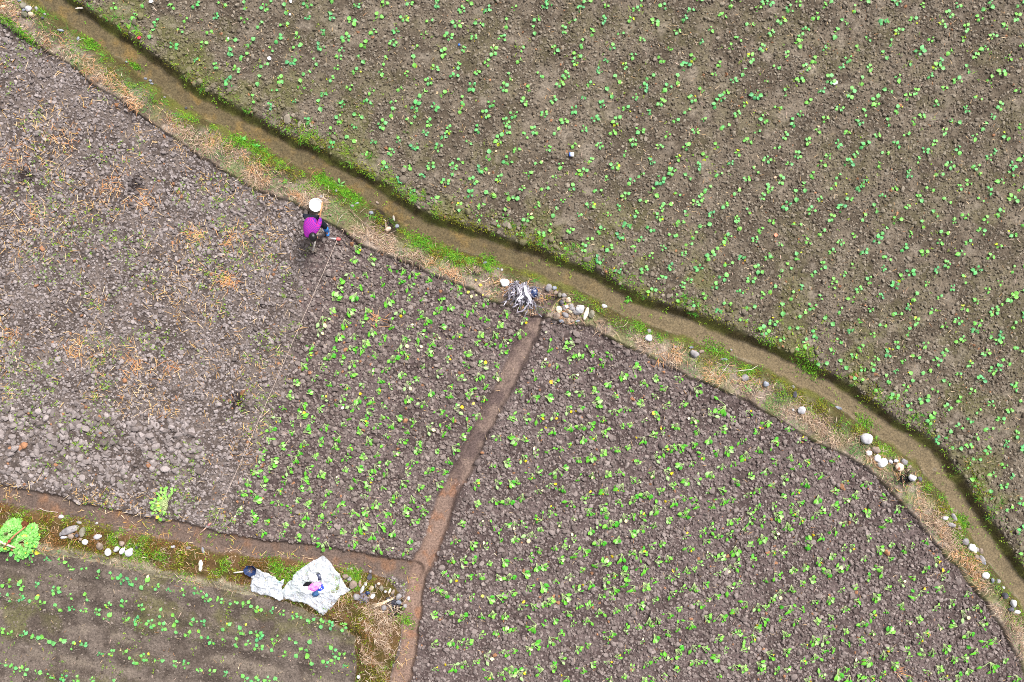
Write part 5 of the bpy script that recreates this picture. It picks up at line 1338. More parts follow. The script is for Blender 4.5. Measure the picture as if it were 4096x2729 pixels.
bot = [bm.verts.new(pr * a + dirn * b + Vector((0, 0, c_ - .006))) for a, b, c_ in bl]
bm.faces.new(top); bm.faces.new(bot[::-1])
for k in range(4): bm.faces.new((top[k], bot[k], bot[(k + 1) % 4], top[(k + 1) % 4]))
tube(bm, [Vector((0, 0, .03)) - dirn * .02, Vector((0, 0, .045)) + dirn * .07], .03, 12)
fin('blade', bm, M_iron, hoe, smooth=False)

# ------------------------------------------------------------------ white basin of fertiliser on the bank
bx, by = P(1269, 824, .12)
bz_ = float(hgt(bx, by)) + .01
bas = thing('basin', 'round white basin full of white powder behind the farmer', 'basin', (bx, by, bz_))
bm = bmesh.new()
lathe(bm, [(0, 0), (.115, 0), (.122, .006), (.158, .125), (.166, .130), (.172, .127), (.170, .121), (.160, .118), (.128, .012), (.118, .006), (0, .006)][:7] + [(.150, .118), (.112, .014), (0, .012)], 48)
fin('bowl', bm, M_white, bas)
bm = bmesh.new()
bmesh.ops.create_circle(bm, cap_ends=True, cap_tris=True, segments=40, radius=.138)
bmesh.ops.subdivide_edges(bm, edges=bm.edges[:], cuts=3)
for v_ in bm.verts: v_.co.z = .078 + .018 * (1 - (v_.co.x ** 2 + v_.co.y ** 2) / .138 ** 2) + .006 * mnoise.noise(v_.co * 22)
fin('powder', bm, M_powder, bas)

# ------------------------------------------------------------------ planting line with its two pegs, bottle
A = Vector(lay(1352, 958, .05)); B = Vector(lay(855, 2098, .05))
bm = bmesh.new()
pts = [A.lerp(B, t) for t in np.linspace(0, 1, 60)]
pts = [Vector((p.x + .012 * mnoise.noise(p * 2), p.y, float(hgt(p.x, p.y)) + .075 + .01 * mnoise.noise(p * 3))) for p in pts]
tube(bm, [p - pts[0] for p in pts], .0042, 6)
o = fin('planting_line', bm, plain('string', lin(206, 186, 172), 0.8, 0.2, 0.1)); o.location = pts[0]
tag(o, 'thin pale string stretched across the hoed soil to mark the planting line', 'string')
pg = thing('peg', 'thin reddish wooden peg with a pointed pale end, beside the mud path', 'peg', lay(823, 2112, .04), math.radians(42))
bm = bmesh.new(); tube(bm, [(-.20, 0, 0), (.06, 0, .012)], [.006, .018], 8); fin('stake', bm, M_pinkwood, pg)
bm = bmesh.new(); tube(bm, [(.06, 0, .012), (.13, .01, .02), (.19, .0, .022)], [.024, .028, .012], 8); fin('reel', bm, plain('rag', lin(176, 120, 120), 0.8, 0.2, 0.15), pg)
bt = thing('bottle', 'clear plastic bottle with a red cap end lying by the boot', 'bottle', lay(1347, 957, .06), math.radians(-8))
M_clear, nt, p_ = new_mat('clear_plastic')
p_.inputs['Base Color'].default_value = (.8, .8, .82, 1); p_.inputs['Roughness'].default_value = .25; p_.inputs['Alpha'].default_value = .55
bm = bmesh.new(); tube(bm, [(-.16, 0, 0), (-.05, 0, .0), (.0, 0, 0)], [.012, .022, .026], 12); fin('neck', bm, M_clear, bt)
bm = bmesh.new(); tube(bm, [(0, 0, 0), (.02, 0, .0), (.08, .0, .0), (.11, 0, 0)], [.028, .04, .042, .02], 12); fin('body', bm, plain('faded_red', lin(206, 96, 96), 0.5, 0.4, 0.2), bt)

# ------------------------------------------------------------------ translucent plastic sheets
def sheet_mat(name, alpha):
    m, nt, p = new_mat(name)
    tc = N(nt, 'ShaderNodeTexCoord')
    nz = N(nt, 'ShaderNodeTexNoise'); nz.inputs['Scale'].default_value = 9; nz.inputs['Detail'].default_value = 8; nz.inputs['Distortion'].default_value = 1.2
    nt.links.new(tc.outputs['Object'], nz.inputs['Vector'])
    mr = N(nt, 'ShaderNodeMapRange'); mr.inputs[1].default_value = .3; mr.inputs[2].default_value = .7; mr.inputs[3].default_value = alpha - .22; mr.inputs[4].default_value = alpha + .22
    nt.links.new(nz.outputs['Fac'], mr.inputs[0]); nt.links.new(mr.outputs[0], p.inputs['Alpha'])
    p.inputs['Base Color'].default_value = (*lin(206, 211, 221), 1); p.inputs['Roughness'].default_value = .35; p.inputs['Specular IOR Level'].default_value = .6
    vo = N(nt, 'ShaderNodeTexNoise'); vo.inputs['Scale'].default_value = 16; vo.inputs['Detail'].default_value = 6; vo.inputs['Distortion'].default_value = 2
    nt.links.new(tc.outputs['Object'], vo.inputs['Vector'])
    b = N(nt, 'ShaderNodeBump'); b.inputs['Strength'].default_value = .7; b.inputs['Distance'].default_value = .03
    nt.links.new(vo.outputs['Fac'], b.inputs['Height']); nt.links.new(b.outputs[0], p.inputs['Normal'])
    return m
M_film, M_film2 = sheet_mat('plastic_film', .62), sheet_mat('plastic_film_folded', .72)

def film(name, outline, ctr, label, mat, seed, lift):
    """crumpled sheet lying over the ground inside a traced outline"""
    P2 = np.array([P(950 + a / 3.363, 2200 + b / 3.363, .05) for a, b in outline]); c0 = np.array(P(950 + ctr[0] / 3.363, 2200 + ctr[1] / 3.363, .05))
    Q = np.vstack([P2, P2[:1]]); sl = np.r_[0, np.cumsum(np.linalg.norm(np.diff(Q, axis=0), axis=1))]
    n = 360; t = np.linspace(0, sl[-1], n, endpoint=False)
    rim = np.stack([np.interp(t, sl, Q[:, 0]), np.interp(t, sl, Q[:, 1])], 1)
    m = 64; V = []
    for i in range(m + 1):
        V.append(c0 + (rim - c0) * (i / m))
    V = np.concatenate(V)
    x, y = V[:, 0], V[:, 1]
    rr = np.repeat(np.arange(m + 1) / m, n)
    x = x + (fbm(x, y, .08, seed, 3) - .5) * .03 * sstep(.8, 1, rr); y = y + (fbm(x, y, .08, seed + 5, 3) - .5) * .03 * sstep(.8, 1, rr)
    g = np.maximum.reduce([hgt(x + a, y + b) for a in (-.04, 0, .04) for b in (-.04, 0, .04)])
    ridge = 1 - np.abs(2 * fbm(x, y, .5, seed + 9, 3) - 1) * 2.2
    r2 = 1 - np.abs(2 * fbm(x * .7 + y * .7, y * .7 - x * .7, .22, seed + 31, 3) - 1) * 2.2
    z = g + .02 + lift * (.055 * np.clip(ridge, 0, 1) ** 2 + .03 * np.clip(r2, 0, 1) ** 2 + .02 * fbm(x, y, .15, seed + 3, 3))
    z = z - .015 * sstep(.94, 1, rr)
    o0 = np.array([c0[0], c0[1], z[:n].mean()])
    VV = np.stack([x, y, z], 1) - o0
    F = []
    for i in range(m):
        a = np.arange(n); b = (a + 1) % n
        F.append(np.stack([i * n + a, i * n + b, (i + 1) * n + b, (i + 1) * n + a], 1))
    o = link(name, mesh_np(name, VV, np.concatenate(F), smooth=True), mat)
    o.location = o0
    tag(o, label, 'plastic sheet')
    return o
big = film('plastic_sheet', [(1135, 85), (1215, 140), (1290, 225), (1340, 285), (1395, 320), (1425, 390), (1470, 470), (1535, 525), (1450, 575), (1400, 590), (1330, 700), (1280, 755), (1225, 800), (1160, 872), (1085, 800), (1010, 750),
    (960, 710), (890, 680), (765, 685), (700, 640), (660, 640), (635, 565), (620, 515), (660, 470), (700, 410), (755, 385), (770, 320), (830, 265), (910, 210), (1010, 150), (1075, 125)], (1060, 470),
    'large kite shaped translucent plastic sheet with belongings laid on it', M_film, 700, 1.0)
small = film('plastic_sheet', [(270, 225), (330, 255), (400, 285), (470, 325), (520, 340), (555, 375), (590, 395), (645, 380), (630, 450), (610, 480), (625, 560), (640, 640), (590, 665), (560, 640), (520, 630), (450, 600), (390, 585), (320, 570), (245, 560),
    (200, 550), (190, 470), (200, 400), (225, 350), (250, 320), (262, 280)], (400, 460), 'smaller gathered plastic sheet tied off beside the kite shaped one', M_film2, 760, 1.3)

def S(cx, cy): return 950 + cx / 3.363, 2200 + cy / 3.363
def on_sheet(cx, cy, dz=.06):
    x, y, z = lay(*S(cx, cy), dz, .12); return (x, y, z)
M_glass = plain('dark_screen', lin(72, 78, 100), 0.15, 0.6, 0.05)
ph = thing('phone', 'black phone with grey screen and wrist strap lying on the big sheet', 'phone', on_sheet(1102, 352, .075), math.radians(12))
bm = bmesh.new(); box(bm, .098, .180, .012, .004); fin('case', bm, M_black, ph)
bm = bmesh.new(); box(bm, .082, .156, .004, .001, (0, 0, .0075)); fin('screen', bm, M_glass, ph)
bm = bmesh.new(); tube(bm, [(.045, .07, 0), (.068, .05, .005), (.06, -.02, .004), (.075, -.08, .003), (.065, -.15, .003), (.07, -.19, 0)], .0055, 6); fin('strap', bm, plain('brown_cord', lin(120, 80, 64), .8, .2), ph)
def bag(name, cx, cy, w, h, zz, rot, mat, label, cat, seed, amp=.35, fine=.2, dz=.06):
    o = link(name, crumple(w / 3.363 * K, h / 3.363 * K, zz, seed, amp, fine), mat)
    o.location = on_sheet(cx, cy, dz); o.rotation_euler = (0, 0, math.radians(rot))
    tag(o, label, cat); return o
M_bagw = plain('thin_white_bag', lin(232, 232, 236), .4, .5, .04)
M_pink = noise_mat('pink_bag', lin(222, 96, 196), lin(240, 150, 222), 10, .35, .5, .2)
M_blue = noise_mat('blue_pack', lin(20, 36, 150), lin(40, 66, 186), 10, .3, .5, .1)
M_denim = noise_mat('denim', lin(40, 66, 104), lin(62, 96, 138), 18, .9, .1, .3)
bag('paper_sheet', 1028, 368, 112, 84, .05, -20, M_bagw, 'crushed white paper beside the phone on the big sheet', 'paper', 21, .3, .12)
bag('cap', 952, 452, 115, 62, .08, 20, M_black, 'black cap half hidden behind the pink bag', 'cap', 22, .2, .05, .05)
wb = bag('carrier_bag', 962, 524, 135, 92, .09, -15, M_bagw, 'white carrier bag with a loop handle next to the pink bag', 'bag', 23, .35, .15, .065)
bm = bmesh.new(); tube(bm, [(-.06, .03, .0), (-.12, .05, .01), (-.165, .03, .01), (-.16, -.005, .01), (-.10, -.02, .0), (-.05, -.01, 0)], [.012, .011, .01, .01, .011, .012], 6); fin('handle', bm, M_bagw, wb)
bag('carrier_bag', 1042, 482, 165, 90, .10, 28, M_pink, 'crumpled bright pink plastic bag in the middle of the big sheet', 'bag', 24, .35, .22, .09)
bk = bag('food_packet', 1133, 500, 86, 112, .07, -5, M_blue, 'shiny dark blue packet with white marks on the big sheet', 'packet', 25, .22, .08, .07)
bm = bmesh.new()
for a, b, c_, d_ in ((-.02, .02, .028, .02), (.02, -.005, .03, .022), (.0, .045, .02, .01), (-.035, .0, .02, .012)):
    bmesh.ops.create_uvsphere(bm, u_segments=10, v_segments=6, radius=1, matrix=Matrix.Translation((a, b, .034)) @ Matrix.Diagonal((c_ * .6, d_ * .6, .008, 1)))
fin('white_mark', bm, M_white, bk)
bag('jacket', 1062, 560, 105, 100, .09, 30, M_denim, 'folded blue grey jacket below the pink bag on the sheet', 'jacket', 26, .3, .18, .06)
bag('trousers', 1022, 572, 90, 42, .06, 15, M_navy, 'dark navy cloth peeping out under the blue grey jacket', 'cloth', 27, .25, .1, .04)
bag('tissue', 1186, 474, 36, 34, .035, 0, M_bagw, 'crumpled white tissue beside the blue packet', 'tissue', 28, .4, .2, .06)
bag('tissue', 1138, 604, 62, 26, .03, -28, M_bagw, 'longer white tissue strip below the jacket', 'tissue', 29, .4, .2, .05)
bag('plastic_scrap', 562, 438, 36, 40, .02, 0, plain('teal', lin(120, 190, 180), .4, .4), 'faint teal scrap on the smaller sheet', 'scrap', 30, .3, .1, .05)
cup = thing('paper_roll', 'small white roll at the corner of the smaller sheet', 'roll', on_sheet(213, 356, .05), .4)
bm = bmesh.new(); tube(bm, [(-.05, 0, .0), (.03, 0, .0)], .03, 14); fin('roll', bm, M_white, cup)
bm = bmesh.new(); tube(bm, [(-.052, 0, 0), (-.0505, 0, 0)], .016, 14); fin('core', bm, M_iron, cup)

# dark blue long-handled scoop
sx_, sy_, sz_ = lay(*S(190, 262), .02, .15)
scp = thing('scoop', 'dark blue plastic bucket scoop with pale handle beside the smaller sheet', 'scoop', (sx_, sy_, sz_), 0)
bm = bmesh.new()
lathe(bm, [(0, 0), (.10, 0), (.112, .01), (.155, .15), (.163, .155), (.160, .147), (.150, .14), (.098, .02), (0, .016)], 36)
for v_ in bm.verts:
    w_ = 1 + .10 * mnoise.noise(v_.co * 9) + .05 * math.sin(7 * math.atan2(v_.co.y, v_.co.x)); v_.co.x *= w_; v_.co.y *= w_ * .82
fin('bucket', bm, M_navy, scp)
bm = bmesh.new(); tube(bm, [(-.13, -.03, .08), (-.28, -.055, .06), (-.44, -.075, .05)], [.017, .018, .017], 10); fin('handle', bm, M_wood2, scp)

# ------------------------------------------------------------------ heap of crumpled mulch film by the channel mouth
hx, hy, hz = lay(1950 + 680 / 4.708, 1080 + 440 / 4.708, 0)
heap = thing('plastic_film_heap', 'heap of crumpled shredded grey plastic film at the channel mouth', 'plastic film', (hx, hy, hz))
r_ = np.random.default_rng(55)
def ribbons(n, x0, x1, y0, y1, w0, w1, cols, zz, down=1.0):
    Vs, Fs, Cs = [], [], []; o = 0
    for k in range(n):
        px, py = r_.uniform(x0, x1), r_.uniform(y0, y1)
        a = -math.pi / 2 + r_.normal(0, .55) * down; ln = r_.uniform(.15, .5); w = r_.uniform(w0, w1); roll = r_.uniform(-1, 1)
        z = r_.uniform(.03, zz); c_ = cols[r_.integers(len(cols))] * r_.uniform(.75, 1.15); ns = 12
        for s in range(ns + 1):
            ww = w * (.5 + .5 * math.sin(math.pi * (s + .6) / (ns + 1)))
            nx_, ny_ = -math.sin(a), math.cos(a)
            for sg in (-1, 0, 1):
                Vs.append((px + nx_ * ww * sg * math.cos(roll) * .5, py + ny_ * ww * sg * math.cos(roll) * .5, max(.02, z + sg * math.sin(roll) * ww * .5 + (.008 if sg == 0 else 0)))); Cs.append(c_)
            if s:
                i = o + 3 * s
                Fs += [(i - 3, i - 2, i + 1, i), (i - 2, i - 1, i + 2, i + 1)]
            px += math.cos(a) * ln / ns; py += math.sin(a) * ln / ns; a += r_.normal(0, .22); roll += r_.normal(0, .35); z += r_.normal(0, .012)
        o += 3 * (ns + 1)
    return np.array(Vs), np.array(Fs), np.array(Cs)
cols = [lin(176, 170, 182), lin(150, 146, 158), lin(210, 206, 216), lin(112, 108, 116), lin(130, 124, 136), lin(92, 86, 92)]
M_rib = attr_mat('shredded_film', rough=.45, scale=20, lo=.75, hi=1.2, spec=.5, bump=.3)
v, f, c = join([ribbons(110, -.27, .12, -.05, .30, .015, .05, cols, .13), ribbons(60, -.34, -.12, 0, .33, .012, .04, cols, .12, .8), ribbons(60, -.05, .26, -.22, .18, .012, .045, cols[3:] + cols[:1], .09)])
link('shreds', mesh_np('shreds', v, f, c, smooth=True), M_rib, heap)
v, f, c = ribbons(14, -.02, .08, .08, .26, .05, .09, [lin(214, 210, 220), lin(196, 192, 206)], .17, .35)
link('white_sheet', mesh_np('white_sheet', v, f, c, smooth=True), M_rib, heap)
bx2 = lay(1950 + 872 / 4.708, 1080 + 432 / 4.708, .05)
o = link('plastic_bag', crumple(.16, .20, .12, 61, .35, .2), M_navy); o.location = bx2; o.rotation_euler = (0, 0, .4)
tag(o, 'dark blue crushed plastic bag lying against the grey film heap', 'bag')

# ------------------------------------------------------------------ greens: the carrying basket, the loose bundle
def greens(name, parent, n, rad, ang0, ang1, seed, zc, lmin, lmax, stem0):
    """many seedlings laid together, roots inward"""
    r = random.Random(seed); V, F, Cc = [], [], []
    for k in range(n):
        az = r.uniform(ang0, ang1); base = r.uniform(0, stem0)
        L_ = r.uniform(lmin, lmax); col = (lin(112, 190, 66) * (1 - (h_ := r.random())) + lin(160, 216, 110) * h_) * r.uniform(.8, 1.1)
        if r.random() < .06: col = lin(200, 206, 70)
        v, f, c = leaf_geo(base * math.cos(az + .5), base * math.sin(az + .5), r.uniform(.02, zc), az, r.uniform(.3, 1.0) * rad, L_, L_ * r.uniform(.7, .9), r.uniform(.05, .5), r.uniform(.1, .6), col, lin(206, 220, 160), r.uniform(-.3, .4), r, .0045, .004)
        o = len(V); V += v; Cc += c; F += [tuple(i + o for i in q) for q in f]
    return link(name, mesh_np(name, np.array(V), np.array(F), np.array(Cc), smooth=True), M_leaf, parent)
cxb, cyb, czb = lay(661 + 14, 1999 + 14, .03)
o = greens('greens_bundle', None, 70, .34, math.radians(55), math.radians(255), 71, .12, .06, .10, .08)
o.location = (cxb, cyb, czb); tag(o, 'loose bundle of pale green seedlings lying alone on the bare tilled soil', 'seedling bundle')
bxk, byk, bzk = lay(68, 2152, .0, .2)
bk = thing('basket', 'shallow carrying basket under crossed reddish poles, full of bright greens', 'basket', (bxk, byk, bzk))
bm = bmesh.new(); lathe(bm, [(0, 0), (.28, .0), (.36, .07), (.375, .075), (.37, .06), (.29, -.012), (0, -.014)], 40); fin('tray', bm, M_bamboo, bk)
def z3(cx, cy, z=0):
    a, b = P(cx / 3.363, 1900 + cy / 3.363, .3); return (a - bxk, b - byk, z)
bm = bmesh.new(); tube(bm, [z3(30, 1000, .20), z3(150, 880, .30), z3(240, 790, .31), z3(335, 700, .20)], [.020, .022, .020, .016], 10); fin('pole', bm, M_bamboo, bk)
bm = bmesh.new(); tube(bm, [z3(-160, 810, .24), z3(20, 895, .26), z3(120, 945, .24), z3(220, 1000, .16)], [.026, .028, .026, .022], 10); fin('pole', bm, M_pinkwood, bk)
bm = bmesh.new(); bmesh.ops.create_icosphere(bm, subdivisions=3, radius=.035, matrix=Matrix.Translation(z3(152, 882, .30))); fin('knot', bm, plain('red_tie', lin(190, 60, 56), .7, .3, .2), bk)
def leaf_heap(n, rx, ry, turn, h, seed):
    """dome of leaf rosettes"""
    r = random.Random(seed); V, F, Cc = [], [], []
    for k in range(n):
        q = math.sqrt(r.random()); a = r.uniform(0, 6.283)
        u, w = rx * q * math.cos(a), ry * q * math.sin(a)
        bx_, by_ = u * math.cos(turn) - w * math.sin(turn), u * math.sin(turn) + w * math.cos(turn)
        L_ = r.uniform(.055, .095); h_ = r.random()
        col = (lin(104, 190, 78) * (1 - h_) + lin(160, 218, 122) * h_) * r.uniform(.75, 1.1)
        if r.random() < .04: col = lin(206, 206, 80)
        v, f, c = leaf_geo(bx_, by_, h * (1 - q * q) * r.uniform(.6, 1.05), math.atan2(by_, bx_) + r.uniform(-1.1, 1.1), .03, L_, L_ * r.uniform(.75, .95), r.uniform(-.2, .6), r.uniform(.1, .6), col, lin(206, 220, 160), r.uniform(-.3, .4), r, .0045, .004)
        o = len(V); V += v; Cc += c; F += [tuple(i + o for i in q_) for q_ in f]
    return mesh_np('greens_bundle', np.array(V), np.array(F), np.array(Cc), smooth=True)
for cx, cy, n_l, rx_, ry_, tn, sd_, words in ((135, 775, 420, .34, .19, .85, 81, 'heap of bright green seedlings in the far half of the basket, above the poles'),
                                       (340, 900, 520, .40, .20, 1.1, 82, 'heap of bright green seedlings in the near half of the basket, toward the stones'),
                                       (60, 930, 160, .18, .12, .4, 84, 'smaller heap of pale green seedlings between the crossing poles of the basket')):
    o = link('greens_bundle', leaf_heap(n_l, rx_, ry_, tn, .22, sd_), M_leaf)
    x, y = P(cx / 3.363, 1900 + cy / 3.363, .2); o.location = (x, y, bzk + .06)
    tag(o, words, 'seedling bundle')
o = link('root_clump', crumple(.22, .14, .10, 83, .4, .25), M_char if False else noise_mat('root_soil', lin(78, 46, 30), lin(112, 72, 48), 16, .95, .1, .6))
o.location = lay(348 / 3.363, 1900 + 655 / 3.363, .05); tag(o, 'brown clump of roots and soil at the end of the basket pole', 'root clump')

# ------------------------------------------------------------------ ash, charred wood, stalks
def lumps(name, n, rx, ry, smin, smax, mat, seed, label, cat, px, py):
    r = np.random.default_rng(seed)
    x, y = r.normal(0, rx * .5, n), r.normal(0, ry * .5, n)
    cx, cy, cz = lay(px, py, 0)
    z = hgt(cx + x, cy + y) - cz + .01
    s = r.uniform(smin, smax, n)
    v, f, c = scatter(CH2[0], CH2[1], x, y, z, s, np.ones((n, 3)), (.5, .9), r)
    o = link(name, mesh_np(name, v, f), mat); o.location = (cx, cy, cz)
    tag(o, label, cat, kind='stuff'); return o
lumps('ash_heap', 120, .17, .12, .012, .035, M_ash, 91, 'heap of grey ash and shreds below the squarish stones', 'ash', *S(1690, 650))
lumps('ash_heap', 130, .17, .20, .012, .040, noise_mat('dark_ash', lin(40, 40, 46), lin(96, 94, 104), 16, .95, .1, .8), 92, 'dark heap of ash and cinders at the end of the dry stalks', 'ash', *S(2085, 720))
lumps('charcoal', 60, .14, .10, .015, .045, M_char, 93, 'black charcoal patch below the dark ash heap', 'charcoal', *S(2080, 890))
lumps('charcoal', 46, .10, .12, .02, .055, M_char, 94, 'black charred remains in the hollow of the bank near the ditch', 'charcoal', 1552, 888)
lumps('charcoal', 50, .16, .11, .02, .05, M_char, 95, 'charred pieces beside the pale round stone on the curved bank', 'charcoal', 3380 + 510 / 2.177, 1680 + 520 / 2.177)
o = link('plastic_scrap', crumple(.09, .08, .05, 96, .35, .2), M_navy); o.location = lay(*S(1755, 570), .05); tag(o, 'dark blue plastic scrap between the stones of the heap', 'scrap')
bm = bmesh.new()
r = random.Random(5)
a_, b_ = Vector(lay(*S(1780, 755), .06)), Vector(lay(*S(2115, 622), .08))
for k in range(26):
    e1 = a_.lerp(b_, r.uniform(-.02, .25)) + Vector((r.uniform(-.06, .06), r.uniform(-.07, .07), r.uniform(0, .05)))
    e2 = a_.lerp(b_, r.uniform(.75, 1.02)) + Vector((r.uniform(-.02, .02), r.uniform(-.025, .025), r.uniform(.02, .07)))
    md_ = e1.lerp(e2, .5) + Vector((r.uniform(-.01, .01), r.uniform(-.03, .0), .02))
    tube(bm, [e1 - a_, md_ - a_, e2 - a_], [.003, .006, .006], 6)
o = fin('stalk_bundle', bm, noise_mat('dry_stalk', lin(186, 158, 128), lin(222, 204, 180), 14, .8, .2)); o.location = a_
tag(o, 'bundle of dry pale stalks lying across the ash at the path corner', 'stalk bundle')

# ------------------------------------------------------------------ litter, fallen leaves, single weeds
def scrap(px, py, w, h, mat, label, cat='scrap', rot=0, seed=1, zz=.02):
    o = link('plastic_scrap' if cat == 'scrap' else cat.replace(' ', '_'), crumple(w * K, h * K, zz, seed, .3, .15), mat)
    o.location = lay(px, py, .05); o.rotation_euler = (0, 0, math.radians(rot)); tag(o, label, cat)
car = thing('carton', 'small white and blue drink carton lying flat among seedlings', 'carton', lay(2286, 621, .06), math.radians(-4))
bm = bmesh.new(); box(bm, .115, .10, .035, .006); fin('box', bm, M_white, car)
bm = bmesh.new(); box(bm, .035, .103, .030, .003, (-.045, 0, .0045)); fin('blue_panel', bm, plain('print_blue', lin(70, 110, 206), .4, .4), car)
bm = bmesh.new()
for q in (-.012, .012, .036): box(bm, .014, .03, .003, .0008, (q, -.012 + q * .3, .0185))
fin('faded_print', bm, plain('print_pale', lin(150, 178, 220), .4, .4), car)
M_red = plain('red_wrap', lin(210, 40, 84), .4, .5)
scrap(559, 154, 12, 9, M_red, 'small bright red wrapper near the top of the brown field', 'wrapper', 20, 31)
scrap(607, 10, 16, 9, M_bagw, 'white paper scrap touching the very top seedlings of the field', rot=10, seed=32)
scrap(309, 25, 30, 6, M_wood2, 'pale dry stick lying at the ditch top edge', 'stick', 4, 33)
scrap(915, 156, 6, 8, M_bagw, 'tiny white scrap near the top middle of the brown field', seed=34)
scrap(1079, 236, 14, 12, M_bagw, 'bluish white scrap in the seedling rows near the ditch', rot=-30, seed=35)
scrap(1837, 182, 8, 7, plain('scrap_blue', lin(50, 110, 200), .4, .4), 'tiny bright blue scrap among seedlings of the brown field', seed=36)
scrap(3338, 333, 18, 14, M_bagw, 'crumpled white and grey scrap in the middle of the brown field', rot=20, seed=37)
scrap(1165, 8, 10, 14, M_bagw, 'white scrap by a seedling at the upper field edge', seed=38)
scrap(1162, 62, 7, 8, M_bagw, 'small square white scrap close below that field edge', seed=39)
scrap(1435, 2705, 10, 12, M_bagw, 'white scrap at the lower edge of the verge', seed=40)
scrap(870, 57, 9, 9, M_navy, 'small dark blue scrap by a yellowing seedling near the top', seed=41)

def leaf_obj(px, py, L_, col, label, seed, group):
    r = random.Random(seed)
    v, f, c = leaf_geo(-L_ * .5, 0, 0, 0, .02, L_, L_ * .85, .1, .3, col, col * .9, .2, r, .003)
    o = link('fallen_leaf', mesh_np('fallen_leaf', np.array(v), np.array(f), np.array(c), smooth=True), M_leaf)
    o.location = lay(px, py, .05); o.rotation_euler = (0, 0, r.uniform(0, 6.28)); tag(o, label, 'leaf', group)
YG = 'yellow leaves fallen by the bank'
leaf_obj(1903, 1119, .06, lin(224, 196, 90), 'yellow leaf fallen highest on the bank, toward the ditch', 1, YG)
leaf_obj(1921, 1141, .085, lin(236, 206, 70), 'yellow leaf on the dry grass nearest the white topped boulder', 2, YG)
leaf_obj(1838, 1147, .08, lin(220, 212, 60), 'yellow leaf at the top edge of the hoed plot above a transplant', 3, YG)
leaf_obj(1871, 1170, .085, lin(206, 214, 70), 'greenish yellow leaf in the middle of the fallen ones', 4, YG)
leaf_obj(1886, 1184, .09, lin(236, 232, 170), 'large cream leaf lowest of the fallen ones', 5, YG)
leaf_obj(1905, 1179, .06, lin(222, 224, 150), 'small pale leaf just beside the large cream one', 6, YG)
leaf_obj(1931, 1182, .05, lin(222, 200, 80), 'narrow yellow leaf beyond the small pale one', 7, YG)
WG = 'withered leaves lying in the plots'
for i, (px, py, L_, c_, w_) in enumerate([(1371, 1633, .09, lin(232, 232, 214), 'white withered leaf in the middle of the hoed plot'), (1443, 1575, .09, lin(232, 208, 40), 'bright yellow leaf in the upper middle of the hoed plot'),
      (1892, 1615, .08, lin(226, 220, 90), 'yellow leaf in the hoed plot close to the dark channel'), (2204, 1527, .12, lin(232, 186, 60), 'orange yellow leaf beside a large transplant near the channel'),
      (2613, 1653, .11, lin(234, 204, 60), 'large yellow leaf among transplants below the stone pile'), (2753, 1673, .08, lin(232, 226, 196), 'cream leaf beside a transplant in the dark cloddy plot, near the bank'),
      (1932, 2383, .10, lin(222, 224, 110), 'pale yellow leaf lying alone between transplants by the path junction'), (3100, 710, .001 + .07, lin(232, 190, 160), 'pinkish withered leaf in the brown field beyond the ditch bend'),
      (3100, 943, .11, lin(226, 130, 100), 'large salmon leaf in the middle of the brown field'), (82, 2212, .11, lin(226, 206, 60), 'yellow leaf on edge beside the basket of greens'),
      (2186, 1328, .06, lin(214, 228, 180), 'small pale leaf on the soil below the stone pile')]):
    if i == 9: px = 144
    leaf_obj(px, py, L_, c_, w_, 50 + i, WG)

def weed(px, py, n, Lw, col, label, seed, grp='weeds standing alone'):
    r = random.Random(seed); V, F, Cc = [], [], []
    for k in range(n):
        l_ = Lw * r.uniform(.6, 1.1)
        v, f, c = leaf_geo(0, 0, .02, k * 6.28 / n + r.uniform(-.4, .4), l_ * .3, l_, l_ * r.uniform(.25, .4), r.uniform(.2, .8), r.uniform(.3, .8), col * r.uniform(.8, 1.2), col, r.uniform(-.2, .4), r, .003, .004)
        o = len(V); V += v; Cc += c; F += [tuple(i + o for i in q) for q in f]
    o = link('weed', mesh_np('weed', np.array(V), np.array(F), np.array(Cc), smooth=True), M_leaf); o.location = lay(px, py, .01)
    tag(o, label, 'weed', grp)
weed(2520, 1193, 9, .13, lin(92, 170, 50), 'broad leaved bright weed at the ditch lip opposite the pile', 1)
weed(1144, 728, 8, .07, lin(96, 160, 60), 'small green rosette on the dry bank above the basin', 2)
weed(1253, 786, 7, .06, lin(110, 176, 60), 'tiny rosette just above the white basin rim', 3)
weed(1352, 732, 9, .13, lin(110, 170, 84), 'pale toothed weed among the green cushions at the ditch', 4)
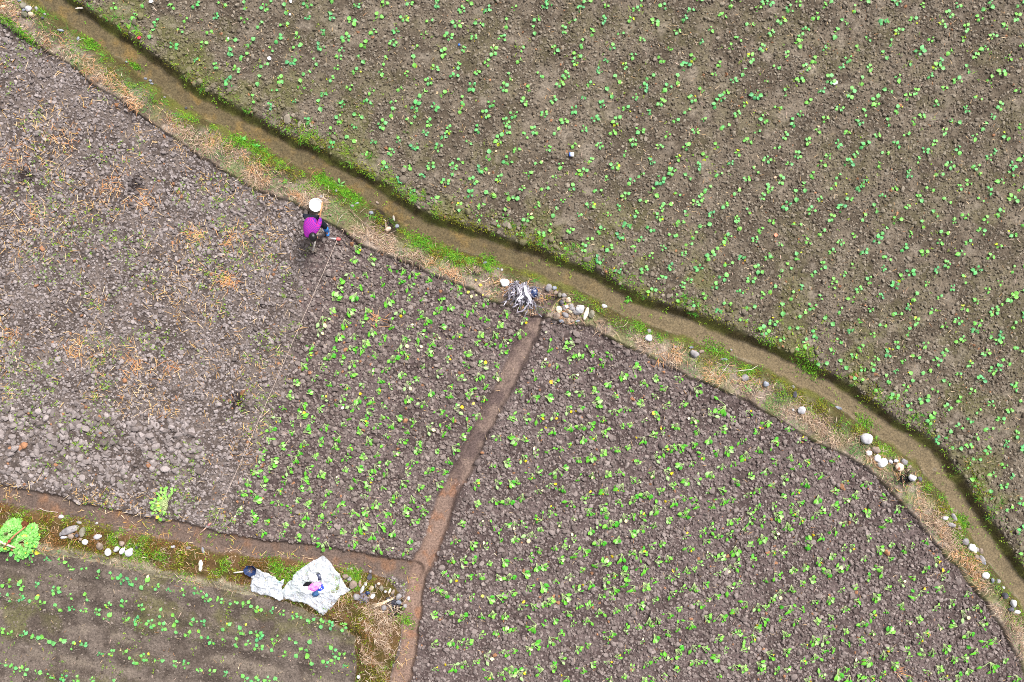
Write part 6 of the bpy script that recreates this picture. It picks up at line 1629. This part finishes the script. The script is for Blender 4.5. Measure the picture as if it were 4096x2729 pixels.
weed(962, 556, 9, .11, lin(84, 170, 60), 'bright weed on the bank side of the brown ditch', 5)
weed(1016, 582, 10, .11, lin(84, 176, 70), 'larger bright weed where green cushions begin at the ditch', 6)
weed(2868, 1405, 8, .11, lin(96, 176, 44), 'bright leafy weed in the green patch with the flat grey stone', 7)
weed(363, 2150 + 80, 6, .06, lin(120, 170, 90), 'pale feathery weed on the grey dust of the verge', 8)
weed(830, 2150, 5, .08, lin(120, 184, 50), 'single upright weed on the path below the peg', 9)
weed(1733, 1100, 8, .07, lin(120, 160, 90), 'pale low weed at the plot edge under the dry grass', 10)
weed(2988, 1560, 7, .12, lin(120, 186, 90), 'pale wilting plant lying on the open bank by the dry tangle', 11)
weed(240, 1900 + 1025 / 3.363, 6, .06, lin(110, 160, 90), 'bluish green weed on the verge past the basket', 12)
# dead twigs
def twig(pts, rad, label, mat=M_wood2):
    w_ = [Vector(lay(a, b, .05 + .03 * (i % 2))) for i, (a, b) in enumerate(pts)]
    bm = bmesh.new(); tube(bm, [p - w_[0] for p in w_], [rad * (1 - .5 * i / len(w_)) for i in range(len(w_))], 6)
    o = fin('twig', bm, mat); o.location = w_[0]; tag(o, label, 'twig', 'dead twigs on the bank')
M_twig = noise_mat('twig', lin(120, 98, 84), lin(160, 136, 118), 12, .85, .2)
twig([(1400, 840), (1435, 872), (1470, 905), (1505, 935)], .008, 'long dark twig on the bank from basin toward the charred hollow', M_twig)
twig([(1350, 905), (1362, 880), (1375, 862)], .005, 'thin straight twig standing out beside the blue boot', M_wood2)
twig([(2930, 1485), (2975, 1480), (3005, 1478), (3035, 1464)], .008, 'long bent pale twig over the dry tangle by the ditch', M_wood2)
twig([(2870, 1510), (2890, 1480), (2910, 1455)], .006, 'pale twig standing by the slate sliver in the moss', M_wood2)
twig([(140, 2045), (155, 2036), (168, 2046), (225, 2052)], .007, 'bent pale stem at the path edge above the verge', M_wood2)
twig([(3860, 2225), (3860, 2262), (3862, 2290)], .008, 'orange brown straw stalk on the bank beside the second row of stones', M_wood)
